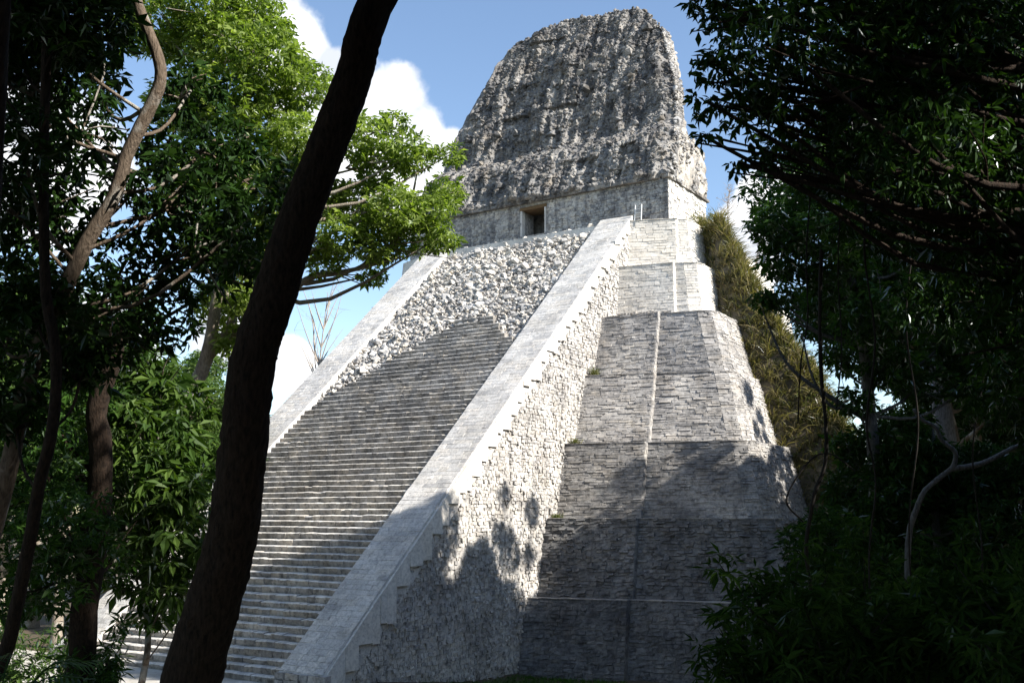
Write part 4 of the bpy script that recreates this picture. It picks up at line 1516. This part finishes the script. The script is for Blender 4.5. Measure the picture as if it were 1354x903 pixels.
# pale crooked limb of a dead tree
D = 17.0
root = empty('dead_tree', tuple(ground_at(1190, D)))
tag(root, 'pale grey crooked dead limb kinked in the dark undergrowth', 'dead tree')
base = np.array(root.location)
mb = MB()
pp = spline([ground_at(1190, D) - base, at(1200, 740, D) - base, at(1217, 660, D) - base, at(1242, 632, D) - base, at(1259, 618, D) - base, at(1263, 598, D) - base, at(1245, 582, D) - base, at(1237, 565, D) - base, at(1220, 555, D) - base, at(1208, 541, D) - base], 40)
tube(mb, pp, np.linspace(.052, .026, 40), 8, .1)
mb.build('limb', M['bark_grey'], root, smooth=True)
mb = MB()
tube(mb, spline([at(1258, 620, D) - base, at(1300, 612, D) - base, at(1345, 590, D) - base, at(1380, 585, D) - base], 14), np.linspace(.05, .03, 14), 7, .05)
mb.build('branch', M['bark_grey'], root, smooth=True)

# lianas
LI = [([(1086, 330), (1084, 420), (1086, 500), (1092, 560), (1091, 612), (1078, 650), (1070, 690), (1066, 730), (1073, 790), (1074, 900)], 14, .028, 'dark liana looping down in front of the terrace corners'),
      ([(1150, 200), (1143, 330), (1157, 450), (1146, 560), (1158, 640), (1149, 740), (1156, 880)], 13, .014, 'straight liana hanging before the rounded tree'),
      ([(1072, 250), (1066, 340), (1068, 420), (1059, 480), (1055, 560)], 13, .010, 'thin liana thread dangling beside the rounded tree'),
      ([(1112, 260), (1108, 360), (1113, 460), (1106, 540)], 13, .009, 'short thin liana thread among the hanging leaves'),
      ([(1062, 690), (1040, 660), (1070, 610), (1098, 600), (1130, 622)], 14, .012, 'thin twisted liana crossing the looping one'),
      ([(1210, 300), (1198, 430), (1214, 560), (1202, 700), (1212, 900)], 15, .013, 'liana dropping past the pale dead limb'),
      ([(1290, 350), (1303, 470), (1286, 600), (1299, 740), (1290, 900)], 15, .012, 'liana in the deep shade of the right forest')]
for path, dep, r, lab in LI:
    pp = spline([at(a, b, dep) for a, b in path], 40)
    b0 = pp[-1].copy()
    o_ = MB()
    tube(o_, pp - b0, r, 6, .12)
    o = o_.build('liana', M['vine'], smooth=True)
    o.location = b0
    tag(o, lab, 'liana', 'lianas hanging in the right forest')

# ------------------------------------------------------------------ undergrowth


def shrub(label, px, dep, h, spread, n, leaf, mat='leaf_shrub', name='shrub', group='shrubs along the rise', nl=7, wid=.26, base=None, stems=9):
    b = ground_at(px, dep, -.05) if base is None else np.asarray(base, float)
    root = empty(name, tuple(b))
    tag(root, label, 'shrub', group)
    st, lf = MB(), MB()
    for k in range(stems):
        a = k * 2.4 + RNG.uniform(-.3, .3)
        rr = spread * RNG.uniform(.25, 1.0)
        hh = h * RNG.uniform(.55, 1.05)
        p = spline([(0, 0, 0), (math.cos(a) * rr * .35, math.sin(a) * rr * .35, hh * .6), (math.cos(a) * rr, math.sin(a) * rr, hh)], 12)
        tube(st, p, np.linspace(.022, .005, 12), 5)
        m = max(4, n // stems)
        idx = RNG.integers(4, 12, m)
        rosettes(lf, p[idx] + RNG.normal(0, .10 * spread, (m, 3)), leaf * RNG.uniform(.7, 1.2, m), nl, (-.2, .9), wid, .7)
    st.build('stems', M['vine'], root)
    lf.build('leaves', M[mat], root)
    return root


shrub('upright lance leaved shrub with its tip against the terrace wall', 1025, 12.5, 2.2, .8, 190, .20, base=None)
shrub('spreading lance leaved shrub at the edge of the lowest terrace wall', 985, 11.5, 1.15, .9, 190, .19)
shrub('leafy shrub with pale glinting leaves below the looping liana', 1085, 11.0, 1.35, 1.0, 260, .19)
shrub('dense dark shrub under the pale dead limb', 1180, 11.0, 1.5, 1.1, 300, .19)
shrub('broad dark shrub in the deep shade of the forest', 1270, 10.5, 1.7, 1.2, 320, .2)
shrub('black leafed shrub under the overhanging boughs', 1350, 9.5, 2.0, 1.1, 320, .2)
shrub('bushy shaded shrub hiding the foot of the dead limb', 1205, 14.5, 2.1, 1.0, 300, .2)
shrub('tall shaded shrub behind the dead limb', 1240, 19, 3.0, 1.5, 420, .22)
shrub('tall shaded shrub at the forest edge by the terrace corner', 1130, 18, 3.4, 1.5, 420, .23)
shrub('shaded thicket shrub before the slim lianas', 1180, 20, 4.0, 1.8, 480, .25)
shrub('shaded thicket shrub deep between the trunks', 1310, 19, 4.4, 2.0, 520, .25)
shrub('low dark shrub on the slope under the stair wall view', 900, 10.5, .35, .6, 60, .15)
shrub('low dark leafy shrub at the foot of the ivy covered trunk', 95, 12.0, .55, .5, 70, .16, 'leaf_mid')
shrub('small leafy shrub hugging the stout trunk by the plaza', 150, 17.5, 1.9, .8, 200, .2, 'leaf_mid')
shrub('sunlit shrub in the gap behind the sapling', 45, 34, 4.6, 1.8, 420, .26, 'leaf_sap')
shrub('sunlit shrub behind the thin black trunk', 5, 38, 5.6, 2.2, 460, .3, 'leaf_sap')

# palm at the lower left
b = ground_at(22, 11.0, -.05)
palm = empty('small_palm', tuple(b))
tag(palm, 'small palm with fanned fronds in front of the bright plaza', 'palm')
for k in range(11):
    a = k * 2.4
    L = RNG.uniform(1.2, 1.7)
    el = RNG.uniform(.5, 1.2)
    mb = MB()
    rach = spline([(0, 0, .1), (math.cos(a) * L * .5 * math.cos(el), math.sin(a) * L * .5 * math.cos(el), L * .6 * math.sin(el) + .1), (math.cos(a) * L * math.cos(el), math.sin(a) * L * math.cos(el), L * .75 * math.sin(el))], 16)
    tube(mb, rach, np.linspace(.014, .004, 16), 5, rnd=.4)
    tan = np.gradient(rach, axis=0)
    tan /= np.linalg.norm(tan, axis=1)[:, None]
    for i in range(3, 16):
        for sd in (-1, 1):
            s = np.cross(tan[i], [0, 0, 1.0]) * sd
            s /= np.linalg.norm(s) + 1e-9
            d = s * .8 + tan[i] * .7 + np.array([0, 0, -.15])
            d /= np.linalg.norm(d)
            ll = .42 * math.sin(math.pi * (i + 1) / 19)
            wv = np.cross(d, [0, 0, 1.0]) * .018
            p0 = rach[i]
            mb.add([p0 - wv * .5, p0 + wv * .5, p0 + d * ll * .6 + wv, p0 + d * ll * .6 - wv, p0 + d * ll + [0, 0, -.08]], [[0, 1, 2, 3]], [[3, 2, 4]], rnd=RNG.random())
    mb.build('frond', M['leaf_mid'], palm)
